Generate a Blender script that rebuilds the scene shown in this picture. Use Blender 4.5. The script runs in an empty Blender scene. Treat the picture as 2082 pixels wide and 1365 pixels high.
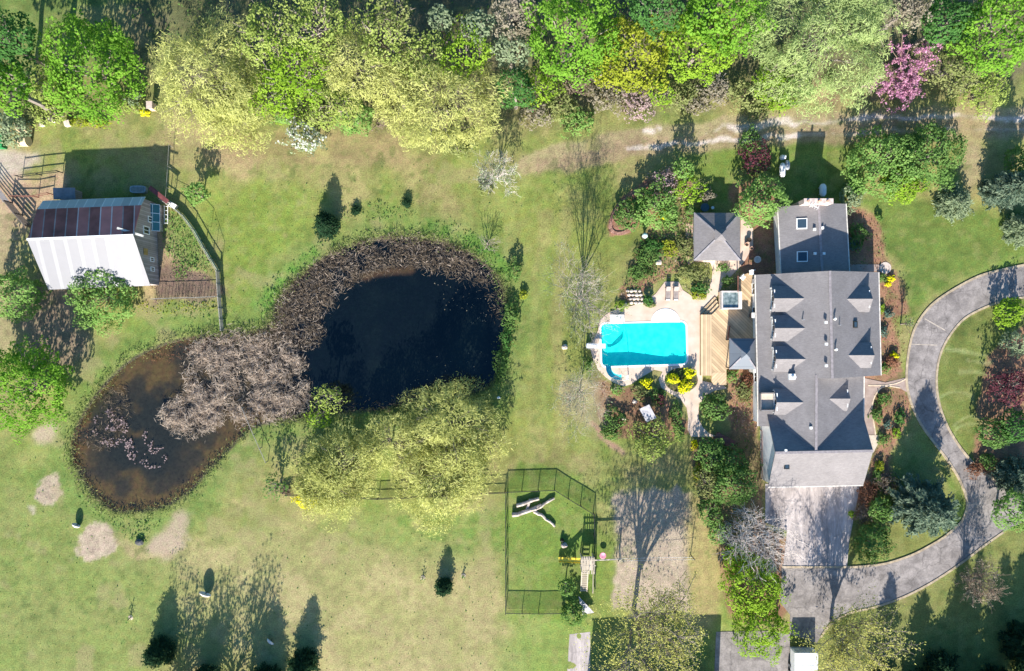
import bpy, math, random
import numpy as np
from mathutils import Vector, Matrix

scene = bpy.context.scene
col = scene.collection
R_ = math.radians

# ------------------------------------------------------------------ camera
H = 87.0                      # flying height in metres
PXM = 2082.0 / (H * 36.0 / 24.0)   # photo pixels per metre on the ground
cam_d = bpy.data.cameras.new('camera'); cam = bpy.data.objects.new('camera', cam_d); col.objects.link(cam)
cam.location = (0, 0, H); cam.rotation_euler = (0, 0, 0)
cam_d.lens = 24; cam_d.sensor_width = 36; cam_d.sensor_fit = 'HORIZONTAL'; cam_d.clip_end = 6000; cam_d.clip_start = 0.5
scene.camera = cam

# ------------------------------------------------------------------ sky, sun, exposure
SUN_EL, SUN_AZ = 26.0, 7.0    # elevation; shadows run north, leaning 7 degrees to the east
w = bpy.data.worlds.new('World'); scene.world = w; w.use_nodes = True
nt = w.node_tree; nt.nodes.clear()
sky = nt.nodes.new('ShaderNodeTexSky'); sky.sky_type = 'NISHITA'; sky.sun_disc = False
sky.sun_elevation = R_(SUN_EL); sky.sun_rotation = R_(180 + SUN_AZ)
bg = nt.nodes.new('ShaderNodeBackground'); bg.inputs[1].default_value = 0.10
out = nt.nodes.new('ShaderNodeOutputWorld')
hsv = nt.nodes.new('ShaderNodeHueSaturation'); hsv.inputs['Saturation'].default_value = 1.45
nt.links.new(sky.outputs[0], hsv.inputs['Color']); nt.links.new(hsv.outputs[0], bg.inputs[0]); nt.links.new(bg.outputs[0], out.inputs[0])
sd = bpy.data.lights.new('sun', 'SUN'); sd.energy = 5.0; sd.angle = R_(0.5); sd.color = (1.0, 0.945, 0.86)
sun = bpy.data.objects.new('sun', sd); col.objects.link(sun)
sx = -math.sin(R_(SUN_AZ)) * math.cos(R_(SUN_EL)); sy = -math.cos(R_(SUN_AZ)) * math.cos(R_(SUN_EL)); sz = math.sin(R_(SUN_EL))
sun.rotation_euler = Vector((sx, sy, sz)).to_track_quat('Z', 'Y').to_euler()
scene.view_settings.view_transform = 'Standard'; scene.view_settings.look = 'None'
scene.view_settings.exposure = 1.3; scene.view_settings.gamma = 1.0
scene.cycles.max_bounces = 6; scene.cycles.transparent_max_bounces = 12

# ------------------------------------------------------------------ helpers
def G(px, py, z=0.0):
    """where a point seen at this place in the photograph stands, if it is z metres high"""
    k = (H - z) / H / PXM
    return Vector(((px - 1041.0) * k, (682.5 - py) * k, z))
def L(p): return p / PXM

def tag(o, label=None, cat=None, group=None, kind=None):
    if label: o['label'] = label
    if cat: o['category'] = cat
    if group: o['group'] = group
    if kind: o['kind'] = kind
    return o
def thing(name, loc, label, cat, group=None):
    o = bpy.data.objects.new(name, None); col.objects.link(o); o.location = loc; o.empty_display_size = 0.3
    return tag(o, label, cat, group)

def link_mesh(name, me, mat, parent=None):
    o = bpy.data.objects.new(name, me); col.objects.link(o)
    if mat is not None and not me.materials: me.materials.append(mat)
    if parent is not None: o.parent = parent
    return o
def origin_of(parent):
    v = Vector((0, 0, 0))
    while parent is not None:
        v += parent.location; parent = parent.parent
    return v

class MB:
    """collects faces in world coordinates; build() makes ONE mesh object"""
    def __init__(s): s.v = []; s.f = []
    def add(s, vs, fs):
        n = len(s.v); s.v += [tuple(v) for v in vs]; s.f += [[i + n for i in f] for f in fs]; return s
    def box(s, c, size, rz=0.0, ry=0.0, rx=0.0):
        m = Matrix.Translation(c) @ Matrix.Rotation(rz, 4, 'Z') @ Matrix.Rotation(ry, 4, 'Y') @ Matrix.Rotation(rx, 4, 'X')
        x, y, z = size[0] / 2, size[1] / 2, size[2] / 2
        vs = [m @ Vector(p) for p in ((-x,-y,-z),(x,-y,-z),(x,y,-z),(-x,y,-z),(-x,-y,z),(x,-y,z),(x,y,z),(-x,y,z))]
        return s.add(vs, [(3,2,1,0),(4,5,6,7),(0,1,5,4),(1,2,6,5),(2,3,7,6),(3,0,4,7)])
    def bar(s, a, b, w, h=None):
        a, b = Vector(a), Vector(b); d = b - a; h = h or w
        up = Vector((0,0,1)) if abs(d.normalized().z) < .95 else Vector((0,1,0))
        n = d.cross(up).normalized() * w / 2; u = n.cross(d).normalized() * h / 2
        vs = [a-n-u, a+n-u, a+n+u, a-n+u, b-n-u, b+n-u, b+n+u, b-n+u]
        return s.add(vs, [(0,1,2,3),(7,6,5,4),(0,4,5,1),(1,5,6,2),(2,6,7,3),(3,7,4,0)])
    def tube(s, pts, rad, n=8, cap=True):
        pts = [Vector(p) for p in pts]
        if not hasattr(rad, '__len__'): rad = [rad] * len(pts)
        base = len(s.v); t0 = None
        for i, p in enumerate(pts):
            d = (pts[min(i+1, len(pts)-1)] - pts[max(i-1, 0)]).normalized()
            a = d.cross(Vector((0,0,1)) if abs(d.z) < .9 else Vector((1,0,0))).normalized(); b = d.cross(a)
            for k in range(n):
                t = 2*math.pi*k/n; q = p + (a*math.cos(t) + b*math.sin(t))*rad[i]; s.v.append(tuple(q))
        for i in range(len(pts)-1):
            for k in range(n):
                s.f.append([base+i*n+k, base+i*n+(k+1)%n, base+(i+1)*n+(k+1)%n, base+(i+1)*n+k])
        if cap:
            s.f.append([base+k for k in range(n)][::-1]); s.f.append([base+(len(pts)-1)*n+k for k in range(n)])
        return s
    def lathe(s, c, prof, n=20):
        c = Vector(c); base = len(s.v)
        for r, z in prof:
            for k in range(n):
                t = 2*math.pi*k/n; s.v.append((c.x+r*math.cos(t), c.y+r*math.sin(t), c.z+z))
        for i in range(len(prof)-1):
            for k in range(n):
                s.f.append([base+i*n+k, base+i*n+(k+1)%n, base+(i+1)*n+(k+1)%n, base+(i+1)*n+k])
        s.f.append([base+k for k in range(n)][::-1]); s.f.append([base+(len(prof)-1)*n+k for k in range(n)])
        return s
    def prism(s, poly, z0, z1):
        n = len(poly); P = [(p[0], p[1]) for p in poly]
        if sum(P[i][0]*P[(i+1)%n][1]-P[(i+1)%n][0]*P[i][1] for i in range(n)) < 0: P = P[::-1]
        vs = [(x, y, z0) for x, y in P] + [(x, y, z1) for x, y in P]
        return s.add(vs, [list(range(n))[::-1], list(range(n, 2*n))] + [(i, (i+1)%n, n+(i+1)%n, n+i) for i in range(n)])
    def blob(s, c, r, rng, n=10, m=6, rough=.2):
        c = Vector(c); base = len(s.v)
        for j in range(m+1):
            ph = -math.pi/2 + math.pi*j/m
            for k in range(n):
                t = 2*math.pi*k/n; q = 1 + rough*(rng.random()-.5)*(0 if j in (0, m) else 1)
                s.v.append((c.x+r[0]*q*math.cos(ph)*math.cos(t), c.y+r[1]*q*math.cos(ph)*math.sin(t), c.z+r[2]*q*math.sin(ph)))
        for j in range(m):
            for k in range(n):
                s.f.append([base+j*n+k, base+j*n+(k+1)%n, base+(j+1)*n+(k+1)%n, base+(j+1)*n+k])
        return s
    def build(s, name, mat, parent=None, smooth=False):
        o0 = origin_of(parent)
        me = bpy.data.meshes.new(name)
        me.from_pydata([(v[0]-o0.x, v[1]-o0.y, v[2]-o0.z) for v in s.v], [], s.f); me.validate()
        if smooth: me.polygons.foreach_set('use_smooth', [True]*len(me.polygons))
        return link_mesh(name, me, mat, parent)

def smooth_poly(pts, per=4, closed=True):
    """Catmull-Rom through the points"""
    n = len(pts); o = []
    P = [np.array(p, float) for p in pts]
    for i in range(n if closed else n-1):
        p0, p1, p2, p3 = (P[(i-1) % n], P[i], P[(i+1) % n], P[(i+2) % n]) if closed else (P[max(i-1,0)], P[i], P[i+1], P[min(i+2,n-1)])
        for k in range(per):
            t = k/per
            o.append(tuple(.5*((2*p1)+(-p0+p2)*t+(2*p0-5*p1+4*p2-p3)*t*t+(-p0+3*p1-3*p2+p3)*t**3)))
    if not closed: o.append(tuple(P[-1]))
    return o
def gpoly(pts, per=0, z=0.0):
    if per: pts = smooth_poly(pts, per)
    return [tuple(G(x, y, z))[:2] for x, y in pts]

# ------------------------------------------------------------------ materials
MATS = {}
def mat(name, rgb, rough=.8, var=.12, scale=3.0, bump=.0, metal=0.0, spec=.3, rgb2=None, detail=4, bscale=None):
    """plain surface whose colour wanders a little with noise"""
    if name in MATS: return MATS[name]
    m = bpy.data.materials.new(name); m.use_nodes = True; n = m.node_tree.nodes; l = m.node_tree.links
    b = n['Principled BSDF']; b.inputs['Roughness'].default_value = rough; b.inputs['Metallic'].default_value = metal
    b.inputs['Specular IOR Level'].default_value = spec
    tc = n.new('ShaderNodeTexCoord'); no = n.new('ShaderNodeTexNoise'); no.inputs['Scale'].default_value = scale; no.inputs['Detail'].default_value = detail
    l.new(tc.outputs['Object'], no.inputs['Vector'])
    mx = n.new('ShaderNodeMix'); mx.data_type = 'RGBA'
    r2 = rgb2 or tuple(c*(1+2*var) for c in rgb)
    r1 = rgb if rgb2 else tuple(c*(1-2*var) for c in rgb)
    mx.inputs[6].default_value = (*r1, 1); mx.inputs[7].default_value = (*r2, 1)
    cr = n.new('ShaderNodeMapRange'); cr.inputs[1].default_value = .3; cr.inputs[2].default_value = .7
    l.new(no.outputs['Fac'], cr.inputs[0]); l.new(cr.outputs[0], mx.inputs[0]); l.new(mx.outputs[2], b.inputs['Base Color'])
    if bump:
        bp = n.new('ShaderNodeBump'); bp.inputs['Strength'].default_value = bump; bp.inputs['Distance'].default_value = .05
        n2 = n.new('ShaderNodeTexNoise'); n2.inputs['Scale'].default_value = bscale or scale*4; l.new(tc.outputs['Object'], n2.inputs['Vector'])
        l.new(n2.outputs['Fac'], bp.inputs['Height']); l.new(bp.outputs[0], b.inputs['Normal'])
    MATS[name] = m; return m
def striped(name, rgb, rgb2, freq, axis='X', rot=0.0, rough=.8, sharp=.12, metal=0.0, var=.15, spec=.3, bump=.3, nscale=1.2):
    """boards, courses or seams: thin lines of rgb2 every 1/freq metres across rgb"""
    if name in MATS: return MATS[name]
    m = bpy.data.materials.new(name); m.use_nodes = True; n = m.node_tree.nodes; l = m.node_tree.links
    b = n['Principled BSDF']; b.inputs['Roughness'].default_value = rough; b.inputs['Metallic'].default_value = metal; b.inputs['Specular IOR Level'].default_value = spec
    tc = n.new('ShaderNodeTexCoord'); mp = n.new('ShaderNodeMapping'); mp.inputs['Rotation'].default_value = (0, 0, rot)
    l.new(tc.outputs['Object'], mp.inputs[0])
    sp = n.new('ShaderNodeSeparateXYZ'); l.new(mp.outputs[0], sp.inputs[0])
    mu = n.new('ShaderNodeMath'); mu.operation = 'MULTIPLY'; mu.inputs[1].default_value = freq; l.new(sp.outputs[axis], mu.inputs[0])
    fr = n.new('ShaderNodeMath'); fr.operation = 'FRACT'; l.new(mu.outputs[0], fr.inputs[0])
    lt = n.new('ShaderNodeMath'); lt.operation = 'LESS_THAN'; lt.inputs[1].default_value = sharp; l.new(fr.outputs[0], lt.inputs[0])
    fl = n.new('ShaderNodeMath'); fl.operation = 'FLOOR'; l.new(mu.outputs[0], fl.inputs[0])
    wn = n.new('ShaderNodeTexWhiteNoise'); wn.noise_dimensions = '1D'; l.new(fl.outputs[0], wn.inputs['W'])
    no = n.new('ShaderNodeTexNoise'); no.inputs['Scale'].default_value = nscale; no.inputs['Detail'].default_value = 8; l.new(tc.outputs['Object'], no.inputs['Vector'])
    ad = n.new('ShaderNodeMath'); ad.operation = 'ADD'; l.new(wn.outputs['Value'], ad.inputs[0]); l.new(no.outputs['Fac'], ad.inputs[1])
    mr = n.new('ShaderNodeMapRange'); mr.inputs[1].default_value = .3; mr.inputs[2].default_value = 1.7; mr.inputs[3].default_value = 1-1.6*var; mr.inputs[4].default_value = 1+1.6*var
    l.new(ad.outputs[0], mr.inputs[0])
    mx = n.new('ShaderNodeMix'); mx.data_type = 'RGBA'; mx.inputs[6].default_value = (*rgb, 1); mx.inputs[7].default_value = (*rgb2, 1); l.new(lt.outputs[0], mx.inputs[0])
    vm = n.new('ShaderNodeVectorMath'); vm.operation = 'SCALE'; l.new(mx.outputs[2], vm.inputs[0]); l.new(mr.outputs[0], vm.inputs['Scale'])
    l.new(vm.outputs[0], b.inputs['Base Color'])
    if bump:
        bp = n.new('ShaderNodeBump'); bp.inputs['Strength'].default_value = bump; bp.inputs['Distance'].default_value = .02; bp.invert = True
        l.new(lt.outputs[0], bp.inputs['Height']); l.new(bp.outputs[0], b.inputs['Normal'])
    MATS[name] = m; return m
def leafmat(name, a, b_, trans=.5):
    """leaves: pigment runs from a to b with the per-leaf attribute; light also passes through"""
    if name in MATS: return MATS[name]
    m = bpy.data.materials.new(name); m.use_nodes = True; n = m.node_tree.nodes; l = m.node_tree.links
    n.remove(n['Principled BSDF'])
    at = n.new('ShaderNodeAttribute'); at.attribute_name = 'tone'
    mx = n.new('ShaderNodeMix'); mx.data_type = 'RGBA'; mx.inputs[6].default_value = (*a, 1); mx.inputs[7].default_value = (*b_, 1); l.new(at.outputs['Fac'], mx.inputs[0])
    di = n.new('ShaderNodeBsdfDiffuse'); tr = n.new('ShaderNodeBsdfTranslucent'); ms = n.new('ShaderNodeMixShader'); ms.inputs[0].default_value = trans
    l.new(mx.outputs[2], di.inputs[0]); l.new(mx.outputs[2], tr.inputs[0]); l.new(di.outputs[0], ms.inputs[1]); l.new(tr.outputs[0], ms.inputs[2])
    l.new(ms.outputs[0], n['Material Output'].inputs[0])
    MATS[name] = m; return m
def attrmat(name, rough=.9, nscale=5.0, namp=.35, bump=.5, spec=.2, streak=False):
    """ground whose soil and turf colours sit in the mesh attribute 'soil'; fine noise breaks them up"""
    m = bpy.data.materials.new(name); m.use_nodes = True; n = m.node_tree.nodes; l = m.node_tree.links
    b = n['Principled BSDF']; b.inputs['Roughness'].default_value = rough; b.inputs['Specular IOR Level'].default_value = spec
    at = n.new('ShaderNodeAttribute'); at.attribute_name = 'soil'; tc = n.new('ShaderNodeTexCoord')
    no = n.new('ShaderNodeTexNoise'); no.inputs['Scale'].default_value = nscale; no.inputs['Detail'].default_value = 6; no.inputs['Roughness'].default_value = .75
    l.new(tc.outputs['Object'], no.inputs['Vector'])
    mr = n.new('ShaderNodeMapRange'); mr.inputs[1].default_value = .3; mr.inputs[2].default_value = .7; mr.inputs[3].default_value = 1-namp; mr.inputs[4].default_value = 1+namp
    l.new(no.outputs['Fac'], mr.inputs[0])
    vm = n.new('ShaderNodeVectorMath'); vm.operation = 'SCALE'; l.new(at.outputs['Color'], vm.inputs[0]); l.new(mr.outputs[0], vm.inputs['Scale'])
    n2 = n.new('ShaderNodeTexNoise'); n2.inputs['Scale'].default_value = 1.6; n2.inputs['Detail'].default_value = 5; l.new(tc.outputs['Object'], n2.inputs['Vector'])
    m2 = n.new('ShaderNodeMapRange'); m2.inputs[1].default_value = .35; m2.inputs[2].default_value = .65; m2.inputs[3].default_value = .485; m2.inputs[4].default_value = .512
    l.new(n2.outputs['Fac'], m2.inputs[0])
    hs = n.new('ShaderNodeHueSaturation'); l.new(vm.outputs[0], hs.inputs['Color']); l.new(m2.outputs[0], hs.inputs['Hue'])
    l.new(hs.outputs[0], b.inputs['Base Color'])
    bp = n.new('ShaderNodeBump'); bp.inputs['Strength'].default_value = bump; bp.inputs['Distance'].default_value = .06
    l.new(no.outputs['Fac'], bp.inputs['Height']); l.new(bp.outputs[0], b.inputs['Normal'])
    MATS[name] = m; return m
def glassy(name, rgb, rough=.06):
    if name in MATS: return MATS[name]
    m = bpy.data.materials.new(name); m.use_nodes = True; b = m.node_tree.nodes['Principled BSDF']
    b.inputs['Base Color'].default_value = (*rgb, 1); b.inputs['Roughness'].default_value = rough; b.inputs['Specular IOR Level'].default_value = .6
    MATS[name] = m; return m
def net_mat(name, rgb, clear):
    if name in MATS: return MATS[name]
    m = bpy.data.materials.new(name); m.use_nodes = True; n = m.node_tree.nodes; l = m.node_tree.links
    b = n['Principled BSDF']; b.inputs['Base Color'].default_value = (*rgb, 1)
    t = n.new('ShaderNodeBsdfTransparent'); s = n.new('ShaderNodeMixShader'); s.inputs[0].default_value = clear
    l.new(b.outputs[0], s.inputs[1]); l.new(t.outputs[0], s.inputs[2]); l.new(s.outputs[0], n['Material Output'].inputs[0])
    MATS[name] = m; return m

# ------------------------------------------------------------------ noise and masks for the ground
def vnoise(x, y, cell, seed):
    r = np.random.default_rng(seed); N = 256; g = r.random((N, N))
    u, v = x/cell + 1000, y/cell + 1000
    i, j = np.floor(u).astype(int), np.floor(v).astype(int); fu, fv = u-i, v-j
    fu = fu*fu*(3-2*fu); fv = fv*fv*(3-2*fv)
    a = g[i % N, j % N]; b = g[(i+1) % N, j % N]; c = g[i % N, (j+1) % N]; d = g[(i+1) % N, (j+1) % N]
    return (a*(1-fu)+b*fu)*(1-fv) + (c*(1-fu)+d*fu)*fv
def fbm(x, y, cell, seed, oct=4):
    t = 0; a = 1; s = 0
    for o in range(oct): t = t + a*vnoise(x, y, cell/2**o, seed+o*17); s += a; a *= .55
    return t/s
def poly_sd(x, y, poly):
    """signed distance in metres, positive inside"""
    P = np.array(poly); Q = np.roll(P, -1, 0); best = np.full(x.shape, 1e9); ins = np.zeros(x.shape, bool)
    for (ax, ay), (bx, by) in zip(P, Q):
        dx, dy = bx-ax, by-ay; t = np.clip(((x-ax)*dx+(y-ay)*dy)/(dx*dx+dy*dy+1e-12), 0, 1)
        best = np.minimum(best, (x-ax-t*dx)**2+(y-ay-t*dy)**2)
        c = (ay > y) != (by > y)
        with np.errstate(divide='ignore', invalid='ignore'): ins ^= c & (x < (bx-ax)*(y-ay)/(by-ay+1e-12)+ax)
    d = np.sqrt(best); return np.where(ins, d, -d)
def line_d(x, y, pts):
    best = np.full(x.shape, 1e9)
    for (ax, ay), (bx, by) in zip(pts[:-1], pts[1:]):
        dx, dy = bx-ax, by-ay; t = np.clip(((x-ax)*dx+(y-ay)*dy)/(dx*dx+dy*dy+1e-12), 0, 1)
        best = np.minimum(best, (x-ax-t*dx)**2+(y-ay-t*dy)**2)
    return np.sqrt(best)
def sstep(a, b, x):
    t = np.clip((x-a)/(b-a), 0, 1); return t*t*(3-2*t)

def shingle_mat(name, a, b_):
    """asphalt shingles: fine mottle drawn out along the courses"""
    m = bpy.data.materials.new(name); m.use_nodes = True; n = m.node_tree.nodes; l = m.node_tree.links
    b = n['Principled BSDF']; b.inputs['Roughness'].default_value = .95; b.inputs['Specular IOR Level'].default_value = .2
    tc = n.new('ShaderNodeTexCoord'); mp = n.new('ShaderNodeMapping'); mp.inputs['Scale'].default_value = (1.0, 3.2, 2.0); l.new(tc.outputs['Object'], mp.inputs[0])
    n1 = n.new('ShaderNodeTexNoise'); n1.inputs['Scale'].default_value = 2.2; n1.inputs['Detail'].default_value = 8; n1.inputs['Roughness'].default_value = .7; l.new(mp.outputs[0], n1.inputs['Vector'])
    mr = n.new('ShaderNodeMapRange'); mr.inputs[1].default_value = .32; mr.inputs[2].default_value = .68; l.new(n1.outputs['Fac'], mr.inputs[0])
    mx = n.new('ShaderNodeMix'); mx.data_type = 'RGBA'; mx.inputs[6].default_value = (*a, 1); mx.inputs[7].default_value = (*b_, 1); l.new(mr.outputs[0], mx.inputs[0])
    n2 = n.new('ShaderNodeTexNoise'); n2.inputs['Scale'].default_value = .45; n2.inputs['Detail'].default_value = 6; n2.inputs['Distortion'].default_value = .8; l.new(tc.outputs['Object'], n2.inputs['Vector'])
    n3 = n.new('ShaderNodeTexNoise'); n3.inputs['Scale'].default_value = 9; n3.inputs['Detail'].default_value = 2; l.new(mp.outputs[0], n3.inputs['Vector'])
    ad = n.new('ShaderNodeMath'); ad.operation = 'ADD'; l.new(n2.outputs['Fac'], ad.inputs[0]); l.new(n3.outputs['Fac'], ad.inputs[1])
    m3 = n.new('ShaderNodeMapRange'); m3.inputs[1].default_value = .7; m3.inputs[2].default_value = 1.3; m3.inputs[3].default_value = .84; m3.inputs[4].default_value = 1.16; l.new(ad.outputs[0], m3.inputs[0])
    vs = n.new('ShaderNodeVectorMath'); vs.operation = 'SCALE'; l.new(mx.outputs[2], vs.inputs[0]); l.new(m3.outputs[0], vs.inputs['Scale']); l.new(vs.outputs[0], b.inputs['Base Color'])
    bp = n.new('ShaderNodeBump'); bp.inputs['Strength'].default_value = .25; bp.inputs['Distance'].default_value = .03; l.new(n1.outputs['Fac'], bp.inputs['Height']); l.new(bp.outputs[0], b.inputs['Normal'])
    return m

def asphalt_mat(name, a, b_, crack=.45, stretch=1.0):
    m = bpy.data.materials.new(name); m.use_nodes = True; n = m.node_tree.nodes; l = m.node_tree.links
    b = n['Principled BSDF']; b.inputs['Roughness'].default_value = .92; b.inputs['Specular IOR Level'].default_value = .2
    tc = n.new('ShaderNodeTexCoord')
    mp = n.new('ShaderNodeMapping'); mp.inputs['Scale'].default_value = (1, stretch, 1); l.new(tc.outputs['Object'], mp.inputs[0])
    def noise(s, d, lo, hi, t0, t1, dist=0.0):
        q = n.new('ShaderNodeTexNoise'); q.inputs['Scale'].default_value = s; q.inputs['Detail'].default_value = d; q.inputs['Roughness'].default_value = .65; q.inputs['Distortion'].default_value = dist; l.new(mp.outputs[0], q.inputs['Vector'])
        r = n.new('ShaderNodeMapRange'); r.inputs[1].default_value = lo; r.inputs[2].default_value = hi; r.inputs[3].default_value = t0; r.inputs[4].default_value = t1; l.new(q.outputs['Fac'], r.inputs[0]); return r.outputs[0]
    mx = n.new('ShaderNodeMix'); mx.data_type = 'RGBA'; mx.inputs[6].default_value = (*a, 1); mx.inputs[7].default_value = (*b_, 1); l.new(noise(.28, 5, .35, .65, 0, 1, 1.0), mx.inputs[0])
    v = n.new('ShaderNodeTexVoronoi'); v.feature = 'DISTANCE_TO_EDGE'; v.inputs['Scale'].default_value = .23; wv = n.new('ShaderNodeVectorMath'); wv.operation = 'ADD'
    wn = n.new('ShaderNodeTexNoise'); wn.inputs['Scale'].default_value = 1.2; wn.inputs['Detail'].default_value = 6; l.new(tc.outputs['Object'], wn.inputs['Vector']); l.new(tc.outputs['Object'], wv.inputs[0]); l.new(wn.outputs['Color'], wv.inputs[1]); l.new(wv.outputs[0], v.inputs['Vector'])
    cr = n.new('ShaderNodeMapRange'); cr.inputs[1].default_value = 0; cr.inputs[2].default_value = .018; cr.inputs[3].default_value = 1-crack; cr.inputs[4].default_value = 1; l.new(v.outputs['Distance'], cr.inputs[0])
    m1 = n.new('ShaderNodeMath'); m1.operation = 'MULTIPLY'; l.new(cr.outputs[0], m1.inputs[0]); l.new(noise(5, 9, .3, .7, .80, 1.20), m1.inputs[1])
    m2 = n.new('ShaderNodeMath'); m2.operation = 'MULTIPLY'; l.new(m1.outputs[0], m2.inputs[0]); l.new(noise(.9, 7, .35, .62, .72, 1.12, .6), m2.inputs[1])
    vm = n.new('ShaderNodeVectorMath'); vm.operation = 'SCALE'; l.new(mx.outputs[2], vm.inputs[0]); l.new(m2.outputs[0], vm.inputs['Scale']); l.new(vm.outputs[0], b.inputs['Base Color'])
    return m
# ------------------------------------------------------------------ outlines taken from the photograph
POND = [(452,676),(500,672),(548,655),(556,620),(590,578),(640,535),(700,500),(780,480),(860,484),(930,500),(990,535),(1024,580),(1034,640),(1024,700),(1008,775),(960,805),(880,805),(800,832),(700,842),(640,842),(600,856),(545,862),(505,880),(470,915),(430,955),(385,1005),(330,1035),(270,1045),(225,1040),(185,1005),(150,950),(142,905),(160,850),(200,790),(255,735),(320,700),(390,682)]
POOL = [(1222,659),(1394,655),(1396,740),(1224,745)]
PATIO = [(1199,705),(1206,692),(1216,672),(1219,652),(1232,640),(1256,627),(1285,622),(1312,612),(1333,598),(1345,582),(1352,573),(1380,573),(1388,590),(1408,603),(1428,600),(1440,588),(1447,568),(1449,548),(1444,534),(1412,532),(1412,520),(1505,520),(1506,440),(1521,448),(1531,465),(1531,500),(1516,528),(1500,548),(1470,578),(1460,600),(1444,618),(1428,640),(1428,775),(1470,783),(1478,790),(1452,795),(1432,806),(1421,826),(1420,850),(1428,868),(1442,882),(1458,887),(1440,889),(1405,888),(1398,874),(1399,850),(1396,830),(1384,812),(1362,800),(1344,788),(1339,772),(1347,756),(1330,752),(1300,770),(1283,782),(1268,786),(1247,778),(1232,768),(1216,752),(1205,728)]
DRIVE = [(2120,530),(2082,539),(2040,548),(1990,562),(1940,588),(1900,615),(1875,642),(1858,672),(1849,705),(1844,740),(1843,775),(1848,805),(1857,832),(1872,862),(1895,895),(1922,930),(1945,965),(1961,1000),(1966,1030),(1955,1060),(1925,1088),(1890,1110),(1850,1130),(1800,1146),(1750,1152),(1722,1153),(1590,1153),(1586,1225),(1606,1250),(1606,1420),(1450,1420),(1456,1285),(1560,1283),(1606,1290),(1660,1308),(1668,1296),(1690,1268),(1730,1246),(1773,1236),(1830,1217),(1890,1187),(1950,1148),(2000,1110),(2040,1082),(2082,1060),(2120,1040),(2120,985),(2082,990),(2045,985),(2010,968),(1968,930),(1933,880),(1912,830),(1904,780),(1909,730),(1926,690),(1956,652),(1992,630),(2040,612),(2082,605),(2120,600)]
COURT = [(1556,984),(1750,984),(1738,1040),(1727,1100),(1722,1152),(1592,1152),(1600,1080),(1556,1062)]
COURT_G, DRIVE_G, PATIO_G = gpoly(COURT), gpoly(DRIVE), gpoly(PATIO)
POND_G = gpoly(POND, 3)

# ------------------------------------------------------------------ ground, one sheet out to the horizon
def axis(a, fine):
    far = [a+3*1.35**k for k in range(1, 22)]
    n = int(round(2*a/fine)); return np.array([-f for f in far[::-1]] + list(np.linspace(-a, a, n+1)) + far)
xs, ys = axis(68.0, .25), axis(47.0, .25)
X, Y = np.meshgrid(xs, ys)
wx = X + 1.6*(fbm(X, Y, 3.0, 5)-.5) ; wy = Y + 1.6*(fbm(X, Y, 3.0, 9)-.5)
big = fbm(X, Y, 14, 1, 4); mid = fbm(X, Y, 4.0, 2, 4); fin = fbm(X, Y, 1.2, 3, 3)
def C(*c): return np.array(c)[None, None, :]
DRY, LAWN, LUSH, EARTH = C(.255,.230,.090), C(.165,.205,.048), C(.10,.16,.028), C(.300,.205,.125)
pg = np.clip((mid-.5)*2.2+(big-.5)*1.6+(fin-.5)*.7+.45, 0, 1)[..., None]
soil = DRY*(1-pg) + LAWN*pg
rel = np.zeros(X.shape)
def patch(pts, c, soft=1.0, k=1.0, per=3, rough=.0, cell=2.0, seed=31):
    """lay a kind of soil or turf inside an outline"""
    global soil
    P = gpoly(pts, per) if per else gpoly(pts)
    sd = poly_sd(wx, wy, P)
    if rough: sd = sd + rough*(fbm(X, Y, cell, seed)-.5)*2
    a = (sstep(-soft, soft, sd)*k)[..., None]
    soil = soil*(1-a) + c*a
def streak(pts, c, wid, soft, k=1.0, gap=.0, cell=3.0, seed=61):
    global soil
    d = line_d(wx, wy, [tuple(G(*p))[:2] for p in pts])
    a = sstep(wid+soft, wid, d)*k
    if gap: a = a*sstep(gap-.12, gap+.12, fbm(X, Y, cell, seed))
    soil = soil*(1-a[..., None]) + c*a[..., None]
mixg = np.clip((mid-.5)*2.5+.5, 0, 1)[..., None]
# dry pasture, bottom left, with lush blotches
patch([(-60,1000),(120,1010),(300,1090),(700,1060),(1030,1030),(1030,1420),(-60,1420)], C(.290,.255,.112)*(1-.55*mixg)+C(.135,.195,.036)*(.55*mixg), 2.5)
patch([(-60,930),(110,940),(200,1060),(330,1120),(300,1420),(-60,1420)], C(.150,.195,.050), 3, .7, rough=5, cell=4)
patch([(640,1060),(1030,1055),(1030,1140),(900,1130),(700,1150)], C(.12,.19,.035), 1.5, .55, rough=4, cell=3)
for yy in (1055, 1090, 1125): streak([(820,yy),(1025,yy-8)], C(.09,.17,.03), .5, .6, .6, .45, 2.0, yy)
patch([(1035,1250),(1190,1245),(1160,1420),(1030,1420)], C(.16,.23,.05), 1.5, .8, rough=2)
# mown lawns
patch([(420,400),(640,380),(640,460),(560,560),(500,640),(452,650),(450,540),(400,440)], C(.155,.215,.036), 2, .8, rough=2)
patch([(1030,420),(1230,420),(1260,560),(1210,700),(1190,900),(1020,950),(1020,800),(1060,620)], C(.180,.200,.048), 2.5, .7, rough=2)
for px_ in (1098, 1140): streak([(px_+12,440),(px_-6,640),(px_,800),(px_-6,930)], C(.27,.225,.10), .45, .8, .45)
streak([(1115,520),(1105,700),(1100,850)], C(.12,.17,.035), .6, .9, .5)
patch([(1030,960),(1130,955),(1205,1000),(1205,1225),(1030,1240)], C(.125,.19,.035), .6, .85, rough=1.2)
patch([(1725,395),(1900,405),(2082,440),(2130,560),(1990,555),(1900,605),(1850,655),(1800,640),(1830,560),(1790,470),(1760,420)], C(.098,.155,.030)*(1-.35*mixg)+C(.145,.165,.045)*(.35*mixg), 1.0, .95, rough=1)
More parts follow.
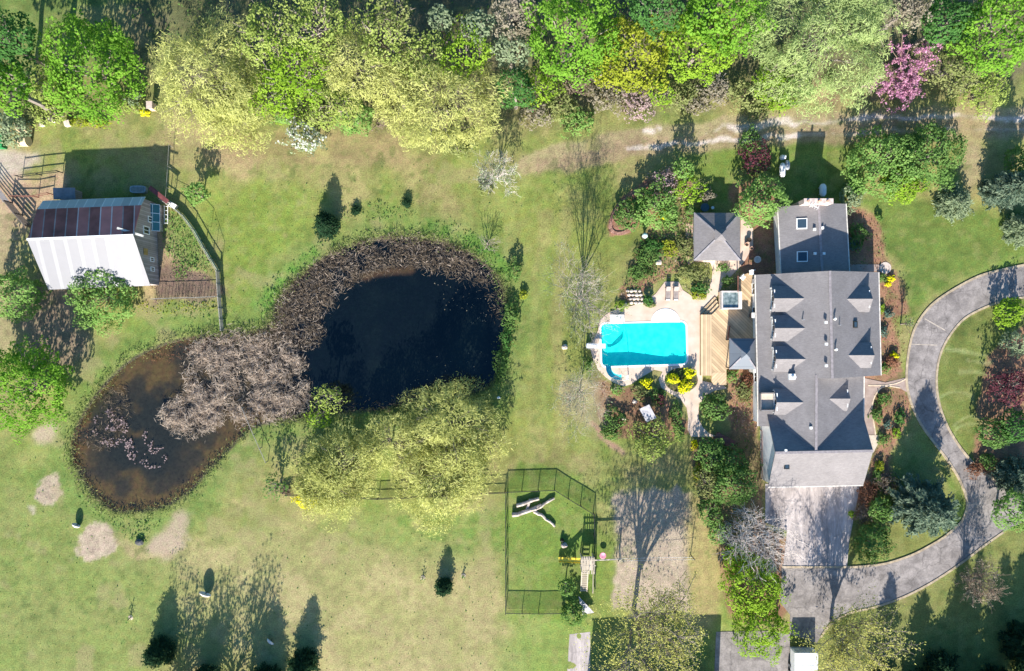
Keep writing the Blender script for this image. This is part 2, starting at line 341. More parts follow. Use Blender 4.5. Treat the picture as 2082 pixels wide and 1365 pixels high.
patch([(2120,600),(2040,612),(1960,650),(1910,730),(1905,790),(1935,880),(2000,955),(2060,960),(2120,900)], C(.108,.138,.032)*(1-.4*mixg)+C(.165,.175,.055)*(.4*mixg), .4, .95)
patch([(1905,930),(1960,1000),(1966,1040),(1950,1065),(1900,1090),(1935,1000)], C(.12,.17,.035), .4, .95)
patch([(1720,1050),(1870,1050),(1900,1100),(1800,1146),(1722,1152)], C(.16,.17,.05), .4, .9)
patch([(1604,1290),(1690,1268),(1830,1218),(2000,1112),(2130,1050),(2130,1450),(1604,1450)], C(.15,.16,.048), 1.0, .9, rough=2)
patch([(1440,260),(1720,255),(1720,410),(1440,410)], C(.125,.175,.036), 1.0, .9)
patch([(0,-40),(320,-40),(320,120),(0,120)], C(.11,.16,.04), 2, .9)  # lush turf, darkened to put the corner's tree shade into its colour
patch([(320,-40),(388,-40),(380,160),(320,160)], C(.16,.21,.055), 1, .9)
for k in range(9): streak([(318,8+k*14),(385,2+k*14)], C(.12,.16,.05), .25, .3, .4)
# forest floor under the top belt
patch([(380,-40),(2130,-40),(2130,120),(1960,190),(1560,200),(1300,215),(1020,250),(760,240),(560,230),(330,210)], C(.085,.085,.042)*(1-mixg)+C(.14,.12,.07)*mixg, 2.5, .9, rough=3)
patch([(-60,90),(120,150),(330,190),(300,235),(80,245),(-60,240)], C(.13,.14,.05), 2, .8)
# brownish worn strip between wood and lawn, wheel tracks
streak([(330,300),(560,300),(760,305),(1040,295),(1140,300)], C(.235,.175,.090), 1.2, 2.0, .65, .42, 6)
streak([(360,250),(500,330)], C(.29,.22,.12), 1.0, 2.0, .6)
streak([(1075,335),(1240,292),(1400,268),(1560,252),(1760,244),(2100,240)], C(.30,.235,.14), .9, .9, .75, .3, 5)
streak([(1100,345),(1270,306),(1430,290),(1600,276),(1800,268),(2100,262)], C(.28,.205,.125), .7, .8, .75, .3, 5)
GRV = C(.50,.43,.38)
for pts_, wd_ in (([(1478,262),(1500,257),(1535,254),(1570,246),(1600,243),(1618,246)],.38),([(1722,241),(1760,238),(1800,240),(1850,242)],.15),([(1275,306),(1300,302),(1340,301),(1375,293)],.2),([(1395,292),(1440,286),(1500,283)],.1),([(1500,285),(1560,280),(1600,275),(1625,274)],.3),([(1308,269),(1322,270),(1342,266)],.2),([(1850,242),(1990,240),(2100,240)],.05)):
    streak(pts_, GRV, wd_*.6, .4, .85, .32, .9)
streak([(1270,305),(1340,299),(1440,287),(1560,278),(1640,273),(1800,268),(2100,262)], GRV, .02, .35, .45, .42, 1.5)
streak([(1440,268),(1560,249),(1700,243),(1850,242),(2100,240)], GRV, .02, .35, .45, .42, 1.5)
patch([(1640,200),(1670,160),(1705,205),(1690,220)], C(.30,.20,.12), .8, .8)
patch([(1955,195),(2000,190),(2000,290),(1955,300)], C(.26,.21,.10), 1, .7)
patch([(1955,300),(1990,300),(1990,375),(1960,385)], C(.28,.22,.13), .8, .7)
# barnyard
patch([(-60,315),(60,310),(75,330),(40,360),(60,400),(60,440),(-60,440)], C(.42,.35,.29), 1.0, .85, rough=1)
patch([(-60,370),(45,368),(128,350),(128,400),(75,450),(-60,560)], C(.34,.235,.15), 1.0, .9, rough=1)
patch([(-60,440),(20,440),(60,560),(70,600),(30,720),(-60,760)], C(.27,.225,.12), 1.5, .85, rough=2)
patch([(75,560),(150,580),(150,650),(190,680),(180,760),(60,720),(50,640)], C(.20,.145,.105), 1.5, .9, rough=1.5)
patch([(320,440),(345,430),(370,520),(440,560),(446,605),(320,608)], C(.30,.205,.135), .6, .85, rough=1.5)
patch([(345,430),(390,465),(440,550),(370,545),(335,500)], C(.15,.185,.06), .6, .7, rough=1.5)
patch([(322,545),(440,560),(446,604),(320,606)], C(.11,.075,.06), .6, .8, rough=1.0)
patch([(290,560),(316,560),(316,605),(290,625)], C(.32,.25,.13), .5, .9)
# bare sand rings and worn bits by the small pond
for cx_, cy_, rr in ((102,996,31),(196,1104,42)):
    patch([(cx_+rr*math.cos(t)*(1+.1*math.sin(3*t)), cy_+rr*math.sin(t)*.95) for t in np.linspace(0, 6.28, 14)[:-1]], C(.40,.325,.24)*(1+.5*(fbm(X,Y,.5,71,2)-.5))[..., None], .3, .95, rough=.7, cell=1)
patch([(185,1095),(215,1092),(222,1108),(200,1112)], C(.23,.20,.17), .5, .7, rough=.8, cell=.8)
patch([(300,1110),(345,1055),(385,1050),(372,1100),(330,1130)], C(.40,.31,.22), .9, .85, rough=1)
patch([(60,885),(100,865),(128,870),(110,900),(75,902)], C(.40,.32,.22), .7, .9)
streak([(235,1095),(290,1125),(340,1120)], C(.30,.24,.12), .5, .6, .7)
patch([(55,1022),(72,1028),(68,1046),(60,1042)], C(.38,.33,.24), .3, .8)
patch([(55,960),(130,960),(150,1010),(200,1030),(235,1075),(215,1070),(120,1030)], C(.13,.20,.045), 1, .7, rough=1)
# pond bank, greener outside
P_sd = poly_sd(X, Y, POND_G)
bank = (sstep(-5.5, -1.0, P_sd+2.0*(mid-.5))*.75)[..., None]; soil = soil*(1-bank)+C(.125,.185,.045)*bank
patch([(520,620),(560,560),(660,490),(650,520),(580,580),(550,640)], C(.10,.21,.035), .7, .9, rough=1)
patch([(860,460),(920,455),(1020,520),(1040,560),(1010,560),(930,500)], C(.10,.20,.035), .8, .9, rough=1)
mud = sstep(-.15, .25, P_sd)[..., None]; soil = soil*(1-mud)+C(.06,.05,.035)*mud
# house beds and mulch, sand court
MULCH = C(.275,.140,.088)*(1-.35*mixg)+C(.15,.10,.06)*(.35*mixg)
for q in ([(1720,430),(1765,430),(1800,470),(1806,540),(1845,585),(1840,640),(1815,660),(1835,740),(1838,768),(1790,775),(1720,770),(1720,560)],
          [(1772,800),(1795,785),(1830,790),(1852,815),(1850,850),(1825,900),(1810,960),(1780,1010),(1740,1050),(1735,1000),(1765,960),(1790,890),(1778,860)],
          [(1236,470),(1240,440),(1275,400),(1320,375),(1372,360),(1400,370),(1412,430),(1410,530),(1350,570),(1270,610),(1262,580),(1330,450),(1290,460),(1265,476)],
          [(1215,770),(1245,790),(1290,785),(1340,790),(1395,850),(1395,890),(1320,890),(1250,885),(1215,830)],
          [(1478,755),(1536,755),(1540,900),(1490,890),(1486,800)],
          [(1420,890),(1540,890),(1558,985),(1556,1060),(1600,1100),(1600,1250),(1490,1250),(1462,1130),(1440,1060),(1412,960)],
          [(1490,380),(1582,380),(1582,560),(1505,560)], [(2000,760),(2060,690),(2130,660),(2130,990),(2050,985),(1985,950)]):
    patch(q, MULCH, .35, .9, rough=.5, cell=1)
patch([(1240,445),(1300,400),(1410,400),(1410,520),(1330,560),(1262,580),(1335,450),(1290,458)], C(.15,.15,.06), .8, .6, rough=1.5)
patch([(1420,890),(1540,890),(1558,1000),(1480,1130),(1440,1060)], C(.10,.11,.045), 1, .6)
streak([(1318,376),(1290,392),(1262,415),(1246,440),(1241,462),(1250,474),(1268,474),(1292,460)], C(.31,.155,.105), .42, .25, .95)
patch([(1252,1000),(1405,1000),(1402,1240),(1245,1240)], C(.345,.275,.205), .5, .95, per=0, rough=.6, cell=1)
patch([(1405,1000),(1465,1120),(1460,1250),(1402,1240)], C(.29,.235,.10), .8, .85)
patch([(1195,740),(1215,720),(1215,770),(1205,790)], C(.16,.15,.06), .5, .8)
patch([(1140,780),(1215,780),(1250,870),(1210,890),(1160,850)], C(.27,.22,.135), 1.0, .6, rough=1)
streak([(1205,860),(1240,905),(1262,925)], C(.30,.19,.13), .25, .3, .9)
streak([(1455,1050),(1470,1100),(1484,1140)], C(.33,.22,.14), .18, .2, .9)
# mower lines on the island lawn
for yy, x0, x1 in ((716,1930,2010),(735,1965,2020),(756,1950,2010),(712,1905,1950)): streak([(x0,yy),(x1,yy+8)], C(.24,.26,.11), .12, .2, .6)
for cx_, cy_, rr in ((1945,830,36),(1975,905,40),(1970,880,30)):
    streak([(cx_+rr*math.cos(t), cy_+rr*math.sin(t)) for t in np.linspace(3.4, 5.9, 9)], C(.24,.26,.11), .1, .2, .6)
# weeds: small dark green spots
sp = sstep(.66, .72, fbm(X, Y, .8, 77, 2))*sstep(.42, .55, fbm(X, Y, 7, 78))
soil = soil*(1-.40*sp[..., None]) + C(.075,.12,.03)*.40*sp[..., None]
mow = fbm(X*3.2, Y*.35, 2.2, 95, 3)*sstep(-12, -4, X)*sstep(17, 9, X)*sstep(-18, -12, Y); mow = mow+fbm(X*.4+Y*.25, Y*2.6-X*.5, 1.6, 96, 3)*sstep(40, 44, X)
soil = soil*(1+.34*np.where(mow > 0, mow-.5, 0))[..., None]
tuft = fbm(X, Y, .7, 83, 3); soil = soil*(1+.55*(tuft-.5)+.35*(fbm(X, Y, 2.2, 84)-.5))[..., None]
ye = (sstep(.54, .70, fbm(X, Y, 1.1, 85, 3))*.38*(pg[..., 0]*0+1))[..., None]; grassy = (soil[..., 1:2] > soil[..., 0:1]*.93)
soil = np.where(grassy, soil*(1-ye)+C(.235,.225,.085)*ye, soil)
dry = (poly_sd(wx, wy, gpoly([(560,1080),(1020,1150),(1030,1420),(640,1420),(480,1250),(430,1130)]))); a_ = (sstep(-4, 4, dry+4*(mid-.5))*.55)[..., None]; soil = soil*(1-a_)+C(.300,.258,.120)*(1+.6*(tuft-.5))[..., None]*a_
soil = soil*np.where(grassy, .96, 1.0)*np.array([.97, 1.0, .93])[None, None, :]**grassy
for cx_, cy_, rr in ((102,996,30),(196,1104,41)):
    patch([(cx_+rr*math.cos(t)*(1+.12*math.sin(3*t)), cy_+rr*math.sin(t)*.95) for t in np.linspace(0, 6.28, 14)[:-1]], C(.33,.262,.19)*(1+.9*(fbm(X,Y,.6,71,3)-.5))[..., None], .3, .95, rough=.7, cell=1)
patch([(300,1112),(345,1058),(382,1055),(372,1100),(330,1128)], C(.34,.265,.185), .8, .8, rough=1); patch([(66,885),(100,868),(124,872),(108,897),(78,900)], C(.36,.29,.20), .5, .9, rough=.5)
worn = sstep(.56, .70, fbm(X, Y, 3.4, 88, 4))*sstep(4, -4, X)*.40; soil = soil*(1-worn[..., None])+C(.275,.225,.115)*worn[..., None]*grassy+soil*worn[..., None]*(1-grassy)
# level: paved areas and water lie in it
rel = .10*(fbm(X, Y, 9, 41)-.5) + .035*(fin-.5)
keep = np.zeros(X.shape)
HOUSE_PAD = gpoly([(1480,400),(1800,400),(1800,1000),(1480,1000)])
for P in (COURT_G, DRIVE_G, PATIO_G, HOUSE_PAD, gpoly([(40,380),(330,380),(330,600),(40,600)])): keep = np.maximum(keep, sstep(-1.2, -.2, poly_sd(X, Y, P)))
rel = rel*(1-keep) - .03*keep
rel = np.where(P_sd > -1.2, np.minimum(rel, rel*(1-sstep(-1.2, 0, P_sd)) - .9*sstep(-.4, 3.0, P_sd)), rel)
POOL_G = gpoly(POOL); pool_sd = poly_sd(X, Y, POOL_G)
rel = np.where(pool_sd > -.25, -2.6, rel)
far = np.maximum(np.abs(X)-66, np.abs(Y)-45); rel = np.where(far > 0, rel*0-.02, rel)

def grid_mesh(name, X, Y, Z, colour, material):
    ny, nx = X.shape
    me = bpy.data.meshes.new(name); v = np.stack([X, Y, Z], -1).reshape(-1, 3).astype(np.float32)
    i = np.arange(ny*nx).reshape(ny, nx)
    f = np.stack([i[:-1, :-1], i[:-1, 1:], i[1:, 1:], i[1:, :-1]], -1).reshape(-1, 4)
    raw_mesh(me, v, f)
    at = me.attributes.new('soil', 'FLOAT_COLOR', 'POINT'); c = np.concatenate([np.broadcast_to(colour, X.shape+(3,)), np.ones(X.shape+(1,))], -1).reshape(-1).astype(np.float32)
    at.data.foreach_set('color', c)
    me.polygons.foreach_set('use_smooth', np.ones(len(f), bool))
    return link_mesh(name, me, material)
def raw_mesh(me, v, f):
    f = np.asarray(f); k = f.shape[1]
    me.vertices.add(len(v)); me.vertices.foreach_set('co', np.ascontiguousarray(v, np.float32).reshape(-1))
    me.loops.add(f.size); me.loops.foreach_set('vertex_index', np.ascontiguousarray(f, np.int32).reshape(-1))
    me.polygons.add(len(f)); me.polygons.foreach_set('loop_start', np.arange(0, f.size, k, dtype=np.int32))
    me.update(calc_edges=True)
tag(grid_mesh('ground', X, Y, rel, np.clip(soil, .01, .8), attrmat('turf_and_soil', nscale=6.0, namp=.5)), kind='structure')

# ------------------------------------------------------------------ pond water
qx = np.arange(-58, 1.0, .3); qy = np.arange(-24, 15, .3); QX, QY = np.meshgrid(qx, qy)
psd = poly_sd(QX, QY, POND_G)
m1 = fbm(QX, QY, 5, 91); m2 = fbm(QX, QY, 1.6, 92)
deep, brown, rust = C(.0026,.0048,.0062), C(.040,.032,.019), C(.080,.054,.020)
# silt shows through the shallow western pool; the eastern basin is deep
west = sstep(-26, -34, QX); shal = (np.clip(west*(1.05-.16*psd+1.4*(m1-.5)), 0, 1)*.9)[..., None]
pc = deep*(1-west[..., None])+C(.016,.0175,.014)*west[..., None]; pc = pc*(1-shal) + brown*shal
ru = (west*sstep(.50, .72, m1*.6+m2*.4+sstep(3.2, .3, psd)*.22))[..., None]; pc = pc*(1-.9*ru)+rust*.9*ru
gr = (sstep(.45, .75, m1)*sstep(-24, -10, QX)*sstep(1, 4, psd))[..., None]; pc = pc*(1-.35*gr) + C(.014,.024,.019)*.35*gr
bar = sstep(.75, .15, line_d(QX, QY, [tuple(G(*p))[:2] for p in ((740,562),(770,555),(800,550),(835,548))])+.9*(m2-.5))[..., None]
bar = bar*.45; pc = pc*(1-bar)+C(.12,.075,.035)*bar
pw = attrmat('pond_water_mat', rough=.12, nscale=2.5, namp=.35, bump=.03, spec=.45)
Z = np.where(psd > -1.0, -.14, -.9)
wo = tag(grid_mesh('pond_water', QX, QY, Z, pc, pw), kind='structure')

# ------------------------------------------------------------------ paving
conc = mat('patio_concrete', (.50,.38,.29), .85, .07, .9, bump=.15, rgb2=(.62,.49,.40))
asph = asphalt_mat('worn_asphalt', (.185,.165,.156), (.300,.268,.250), .35)
slab = asphalt_mat('pale_slab', (.27,.235,.225), (.46,.405,.385), .2, .22)
def sheet(name, poly, z, m):
    b = MB(); n = len(poly)
    from mathutils.geometry import tessellate_polygon
    tri = tessellate_polygon([[Vector((p[0], p[1], 0)) for p in poly]])
    b.add([(p[0], p[1], z) for p in poly], [list(t) for t in tri])
    o = b.build(name, m)
    import bmesh
    bm = bmesh.new(); bm.from_mesh(o.data); bmesh.ops.recalc_face_normals(bm, faces=bm.faces)
    for f in bm.faces:
        if f.normal.z < 0: f.normal_flip()
    bm.to_mesh(o.data); bm.free(); return o
tag(sheet('driveway', DRIVE_G, .012, asph), kind='structure')
tag(sheet('parking_court', COURT_G, .020, slab), kind='structure')
def edging(pts, wid, z0, z1, m, b):
    P = [Vector((*G(*p)[:2], 0)) for p in smooth_poly(pts, 4, False)]
    for a, c in zip(P[:-1], P[1:]):
        b.bar(a+Vector((0,0,(z0+z1)/2)), c+Vector((0,0,(z0+z1)/2)), wid, z1-z0)
kb = MB()
edging(DRIVE[1:21], .28, -.03, .07, None, kb)
edging(DRIVE[18:27], .26, -.03, .071, None, kb)
edging([(1668,1296),(1690,1268),(1730,1246),(1773,1236),(1830,1217),(1890,1187),(1950,1148),(2000,1110),(2040,1082)], .26, -.03, .07, None, kb)
edging([(2082,990),(2045,985),(2010,968),(1968,930),(1933,880),(1912,830),(1904,780),(1909,730),(1926,690),(1956,652),(1992,630),(2040,612),(2082,605)], .26, -.03, .07, None, kb)
tag(kb.build('kerb', mat('kerb_stone', (.36,.29,.20), .9, .15, 2)), kind='structure')
jb = MB()
for a, b_ in (((1880,648),(1922,672)),((1852,700),(1906,702))): jb.bar(G(*a, .017), G(*b_, .017), .12, .01)
tag(jb.build('driveway_joint', mat('pale_joint', (.42,.36,.30), .9)), kind='structure')
# patio with a hole for the pool
pool_r = []
for (cx_, cy_), (ux, uy) in zip(POOL, ((1,1),(-1,1),(-1,-1),(1,-1))):
    r = 9; c0 = (cx_+ux*r, cy_+uy*r)
    a0 = {(1,1):180,(-1,1):270,(-1,-1):0,(1,-1):90}[(ux,uy)]
    pool_r += [(c0[0]+r*math.cos(R_(a0+t)), c0[1]+r*math.sin(R_(a0+t))) for t in (0,22,45,68,90)]
PR = gpoly(pool_r)
def ring_sheet(name, outer, inner, z, m):
    from mathutils.geometry import tessellate_polygon
    lo = [Vector((p[0], p[1], 0)) for p in outer]; li = [Vector((p[0], p[1], 0)) for p in inner]
    tri = tessellate_polygon([lo, li]); b = MB()
    vs = [(v.x, v.y, z) for v in lo+li]; fs = []
    for t in tri:
        a, c, d = (Vector(vs[i]) for i in t)
        fs.append(list(t) if (c-a).cross(d-a).z > 0 else list(t)[::-1])
    b.add(vs, fs); return b.build(name, m)
tag(sheet('bed_soil', gpoly([(1385+34*math.cos(a), 773+25*math.sin(a)) for a in np.linspace(0, 6.28, 25)[:-1]]), .027, mat('dark_bed_soil', (.10,.085,.04), .95, .3, 3, bump=.5)), kind='structure')
tag(ring_sheet('patio', gpoly(PATIO), PR, .020, conc), kind='structure')
brickpath = mat('flagstone_path', (.27,.20,.165), .9, .1, 1.5, bump=.3, rgb2=(.36,.28,.24))
tag(sheet('front_path', gpoly([(1757,769),(1800,778),(1843,768),(1848,800),(1830,790),(1797,784),(1778,802),(1772,825),(1774,850),(1779,884),(1757,884)]), .016, brickpath), kind='structure')
pe = MB(); edging([(1843,770),(1825,779),(1800,784),(1765,784)], .16, -.02, .05, None, pe); edging([(1830,789),(1797,786),(1780,803),(1773,826),(1775,850),(1780,884)], .16, -.02, .05, None, pe)
tag(pe.build('path_border', mat('pale_border', (.55,.44,.32), .9)), kind='structure')
tag(sheet('entry_pad', gpoly([(1757,885),(1788,885),(1790,893),(1776,920),(1757,930)]), .03, mat('entry_slab', (.5,.42,.33), .85)), kind='structure')
t_ = [(1800+12*math.cos(a), 545+12*math.sin(a)) for a in np.linspace(0, 6.28, 19)[:-1]]
tag(sheet('stone_circle', gpoly(t_), .022, mat('light_stone', (.5,.42,.36), .85)), kind='structure')
tag(sheet('side_path', gpoly([(1722,538),(1788,538),(1790,552),(1722,553)]), .014, brickpath), kind='structure')
tag(sheet('shed_path', gpoly([(1395,455),(1411,455),(1411,532),(1400,540),(1392,520)]), .016, mat('pink_gravel', (.46,.32,.23), .9, .15, 3)), kind='structure')
# ------------------------------------------------------------------ foliage generators (numpy)
def leaf_mesh(name, P, Nrm, size, rng, material, parent=None, aspect=.6, tone=None, along=None):
    """many leaf-sized quads at P facing Nrm"""
    n = len(P); o0 = np.array(origin_of(parent)); P = P - o0
    Nrm = Nrm/np.maximum(np.linalg.norm(Nrm, axis=1, keepdims=True), 1e-6)
    t = along if along is not None else rng.normal(size=(n, 3))
    t = t - (t*Nrm).sum(1, keepdims=True)*Nrm; t /= np.maximum(np.linalg.norm(t, axis=1, keepdims=True), 1e-6)
    b = np.cross(Nrm, t); s = size*(.65+.7*rng.random((n, 1))); h = s*aspect
    v = np.stack([P-t*s*.5, P+b*h*.5+t*s*.05, P+t*s*.5, P-b*h*.5+t*s*.05], 1).reshape(-1, 3)
    me = bpy.data.meshes.new(name); raw_mesh(me, v, np.arange(4*n).reshape(n, 4))
    tn = rng.random(n) if tone is None else tone
    at = me.attributes.new('tone', 'FLOAT', 'POINT'); at.data.foreach_set('value', np.repeat(np.clip(tn, 0, 1), 4).astype(np.float32))
    return link_mesh(name, me, material, parent)
def sph(rng, n, zmin=-1.0):
    z = zmin+(1-zmin)*rng.random(n); a = 2*math.pi*rng.random(n); r = np.sqrt(np.maximum(0, 1-z*z))
    return np.stack([r*np.cos(a), r*np.sin(a), z], 1)
def lumpy(rng, d, k=7, amp=.22):
    s = np.zeros(len(d))
    for _ in range(k):
        q = sph(rng, 1)[0]*(1.5+3*rng.random()); s += np.cos(d@q*2+6.28*rng.random())
    return 1+amp*s/math.sqrt(k)
def crown_points(rng, c, R, Hc, n, clump=.24, zmin=-.45, amp=.2, fill=.15, bump=.17, wild=.42):
    """leaf positions and facings: a closed uneven dome of small boughs, with a few hollows"""
    d = sph(rng, n, zmin); low = lumpy(rng, d, 6, amp)
    nb = max(14, int(3.2/clump**2)); bd = sph(rng, nb, zmin); bt = rng.random(nb); br = 1+.10*rng.normal(size=nb); hol = rng.random(nb) < fill
    k = np.argmax(d@bd.T, 1); near = np.einsum('ij,ij->i', d, bd[k]); h = np.clip((1-near)/(clump**2*.5), 0, 1.3)
    r = low*br[k]*(1-bump*h)*(1-.16*rng.random(n)**2)*(1.04+.05*rng.random(n)); r = np.where(hol[k], r*(.55+.25*rng.random(n)), r)
    q = d*r[:, None]*np.array([R, R, Hc]); e = d-bd[k]*near[:, None]
    nr = d*.75+e*(1.1/clump)*.55+wild*rng.normal(size=(n, 3))+np.array([-.06, -.50, .38])
    cc = bd*(lumpy(rng, bd, 6, .05)*.86)[:, None]*np.array([R, R, Hc])
    return q+np.array(c), nr, np.clip(.42*bt[k]+.42*rng.random(n)+.18*(1-h), 0, 1), cc+np.array(c), np.full(nb, clump*R)
def limb(out, a, b, r0, r1, rng, n=4, wob=.06):
    a, b = np.array(a, float), np.array(b, float); ln = np.linalg.norm(b-a); pts = []
    for i in range(n+1):
        t = i/n; p = a*(1-t)+b*t
        if 0 < i < n: p = p+rng.normal(size=3)*ln*wob
        pts.append(p)
    out.append((pts, list(np.linspace(r0, r1, n+1)))); return pts
def skeleton(rng, base, h, R, forks=6, levels=4, fork_h=.25, r0=.22, kids=3, upright=.75, droop=0.0):
    """a bare tree as polylines: trunk, then limbs that keep forking"""
    out = []; b = np.array(base, float); top = b+np.array([rng.normal()*.15, rng.normal()*.15, h*fork_h])
    limb(out, b-np.array([0, 0, .15]), top, r0, r0*.8, rng, 4, .015)
    def grow(p, d, ln, r, lv):
        q = p; pts = [p]; d = d/np.linalg.norm(d); nseg = 3 if lv > 1 else 4
        for s in range(nseg):
            d = d+rng.normal(size=3)*.16+np.array([0, 0, (.10 if lv < 3 else .02)-droop]); d /= np.linalg.norm(d)
            q = q+d*ln/nseg; pts.append(q)
        out.append((pts, list(np.linspace(r, r*.45, nseg+1))))
        if lv >= levels: return
        for k in range(kids):
            t = .35+.65*(k+rng.random())/kids; idx = min(nseg-1, int(t*nseg)); f = t*nseg-idx
            s = pts[idx]*(1-min(f, 1))+pts[idx+1]*min(f, 1)
            side = rng.normal(size=3); side -= (side@d)*d; side /= np.linalg.norm(side)
            grow(s, d*.8+side*(.55+.3*rng.random()), ln*(.52+.22*rng.random()), r*.5, lv+1)
    for k in range(forks):
        a = 2*math.pi*(k+.5*rng.random())/forks; sp = (R/h)*(.35+.75*rng.random())/upright
        d = np.array([math.cos(a)*sp, math.sin(a)*sp, 1.0])
        grow(top-np.array([0, 0, h*fork_h*.25*rng.random()]), d, h*(1-fork_h)*(.62+.15*rng.random()), r0*.55, 1)
    return out
def wood_mesh(name, lines, material, parent=None, thin=1.0, rmin=.0):
    b = MB()
    for pts, rad in lines:
        k = 6 if rad[0] > .08 else (4 if rad[0] > .03 else 3)
        b.tube(pts, [max(r*thin, rmin) for r in rad], k, cap=False)
    return b.build(name, material, parent)
bark = mat('grey_bark', (.21,.18,.155), .95, .2, 2.0)
palebark = mat('pale_grey_bark', (.50,.45,.42), .95, .15, 2.0)
twigbark = mat('grey_brown_twigs', (.30,.26,.23), .95, .15, 2.0)
brownbark = mat('brown_twigs', (.22,.16,.12), .95, .2, 2.0)

PAL = {  # leaf pigments, dark to light
 'maple': ((.095,.230,.022), (.245,.450,.062)), 'deep': ((.045,.130,.034), (.120,.270,.070)),
 'willow': ((.330,.360,.110), (.620,.640,.250)), 'lime': ((.150,.280,.022), (.340,.500,.062)),
 'spring': ((.200,.280,.055), (.440,.520,.160)), 'silver': ((.250,.345,.125), (.480,.570,.245)),
 'gold': ((.195,.255,.024), (.400,.440,.055)), 'olive': ((.165,.205,.072), (.340,.370,.150)),
 'ochre': ((.340,.360,.095), (.640,.630,.210)),
 'pine': ((.016,.048,.026), (.055,.115,.052)), 'spruce': ((.060,.115,.085), (.270,.340,.235)),
 'sage': ((.165,.225,.130), (.360,.430,.260)), 'bush': ((.075,.165,.040), (.210,.340,.100)),
 'fresh': ((.125,.250,.055), (.280,.440,.130)), 'plum': ((.065,.022,.032), (.190,.065,.085)),
 'rust': ((.150,.075,.046), (.330,.165,.105)), 'pink': ((.400,.160,.290), (.720,.420,.580)),
 'white': ((.480,.490,.460), (.800,.800,.780)), 'yellow': ((.680,.640,.010), (.900,.860,.040)),
 'straw': ((.290,.235,.185), (.720,.610,.510)), 'brown': ((.100,.078,.055), (.340,.275,.210)),
 'greige': ((.205,.185,.130), (.400,.360,.280)), 'mauve': ((.30,.22,.22), (.54,.42,.42)), 'teal': ((.07,.14,.11), (.22,.32,.26)) }
def LM(k): return leafmat(k.replace('spring', 'young')+'_leaves', *PAL[k])
SEED = [100]
def nrng(): SEED[0] += 1; return np.random.default_rng(SEED[0])

def tree(name, pal, px, py, Rp, ztop, label, cat='tree', group=None, style='dense', leaf=.32, dens=1.0, flat=.8, barkm=None, trunkless=False):
    """px, py: where the crown's middle shows in the photograph; Rp its radius there; ztop its height in metres"""
    rng = nrng(); R = L(Rp); Hc = min(R*(.55 if style == 'willow' else flat), ztop*.48); zc = ztop-Hc; R *= (H-zc)/H
    c = G(px, py, zc); base = Vector((c.x, c.y, 0)); t = thing(name, base, label, cat, group); cn = np.array(c)
    bm_ = barkm or bark
    if style == 'dense':
        n = int(150*R*R*dens*(.36/leaf)**2); P, N_, tn, cc, rc = crown_points(rng, cn, R, Hc, n, max(.13, min(.3, .95/R)), -.75, .10, .05)
        leaf_mesh('crown', P, N_, leaf, rng, LM(pal), t, .75, tn)
    elif style == 'willow':
        n = int(300*R*R*dens); P, N_, tn, cc, rc = crown_points(rng, cn, R, Hc, n, max(.13, min(.3, 1.0/R)), -.55, .22, .16, .10, .6)
        out_ = P-cn; out_[:, 2] = 0; out_ /= np.maximum(np.linalg.norm(out_, axis=1, keepdims=True), .01)
        al = out_*.7+rng.normal(size=(n, 3))*.6+np.array([0, 0, -.3])
        leaf_mesh('crown', P+rng.normal(size=P.shape)*.18, N_, .50, rng, LM(pal), t, .17, tn, al)
    elif style == 'loose':
        n = int(105*R*R*dens*(.36/leaf)**2); P, N_, tn, cc, rc = crown_points(rng, cn, R, Hc, n, max(.16, min(.34, 1.0/R)), -.7, .22, .24)
        leaf_mesh('crown', P, N_, leaf, rng, LM(pal), t, .6, tn)
    lines = []; r0 = .03*ztop+.03
    fk = np.array([base.x, base.y, max(.5, (zc-Hc*.7))]); limb(lines, np.array(base)-np.array([0, 0, .2]), fk, r0, r0*.75, rng, 4, .02)
    k = 16 if style != 'dense' else 9
    for i in rng.choice(len(cc), min(k, len(cc)), replace=False):
        pts = limb(lines, fk, cc[i], r0*.4, r0*.1, rng, 4, .07)
        if style != 'dense':
            for _ in range(3):
                j = rng.integers(1, 4); limb(lines, pts[j], pts[j]+(cc[i]-fk)*.3+rng.normal(size=3)*R*.16, r0*.14, r0*.04, rng, 3, .08)
    wood_mesh('trunk', lines, bm_, t); return t
def bare_tree(name, bx, by, h, Rm, label, pal=None, dens=.0, seed_levels=4, forks=7, fork_h=.22, group=None, wood=None, upright=.8, leaf=.26, kids=3, r0=None, thin=1.0, rmin=.012, cat='tree', shell=None):
    """bx, by: photo place of the foot on the ground"""
    rng = nrng(); base = G(bx, by, 0); t = thing(name, base, label, cat, group)
    ls = skeleton(rng, base, h, Rm, forks, seed_levels, fork_h, r0 or (.024*h+.03), kids, upright)
    wood_mesh('trunk', ls, wood or bark, t, thin, rmin)
    if pal:
        tips = [p for p, r in ls if r[0] < .03]; n = int(dens*len(tips))
        i = rng.integers(0, len(tips), n); P = np.array([tips[j][rng.integers(1, len(tips[j]))] for j in i])+rng.normal(size=(n, 3))*.12
        N_ = rng.normal(size=(n, 3))+np.array([0, -.3, .6])
        if shell:
            zc, R, Hc, m = shell; Q, M_, tn, cc, rc = crown_points(rng, np.array(base)+np.array([0, 0, zc]), R, Hc, m, .17, -.3, .22, .3); P = np.concatenate([P, Q]); N_ = np.concatenate([N_, M_])
        leaf_mesh('crown', P, N_, leaf, rng, LM(pal), t, .6)
    return t
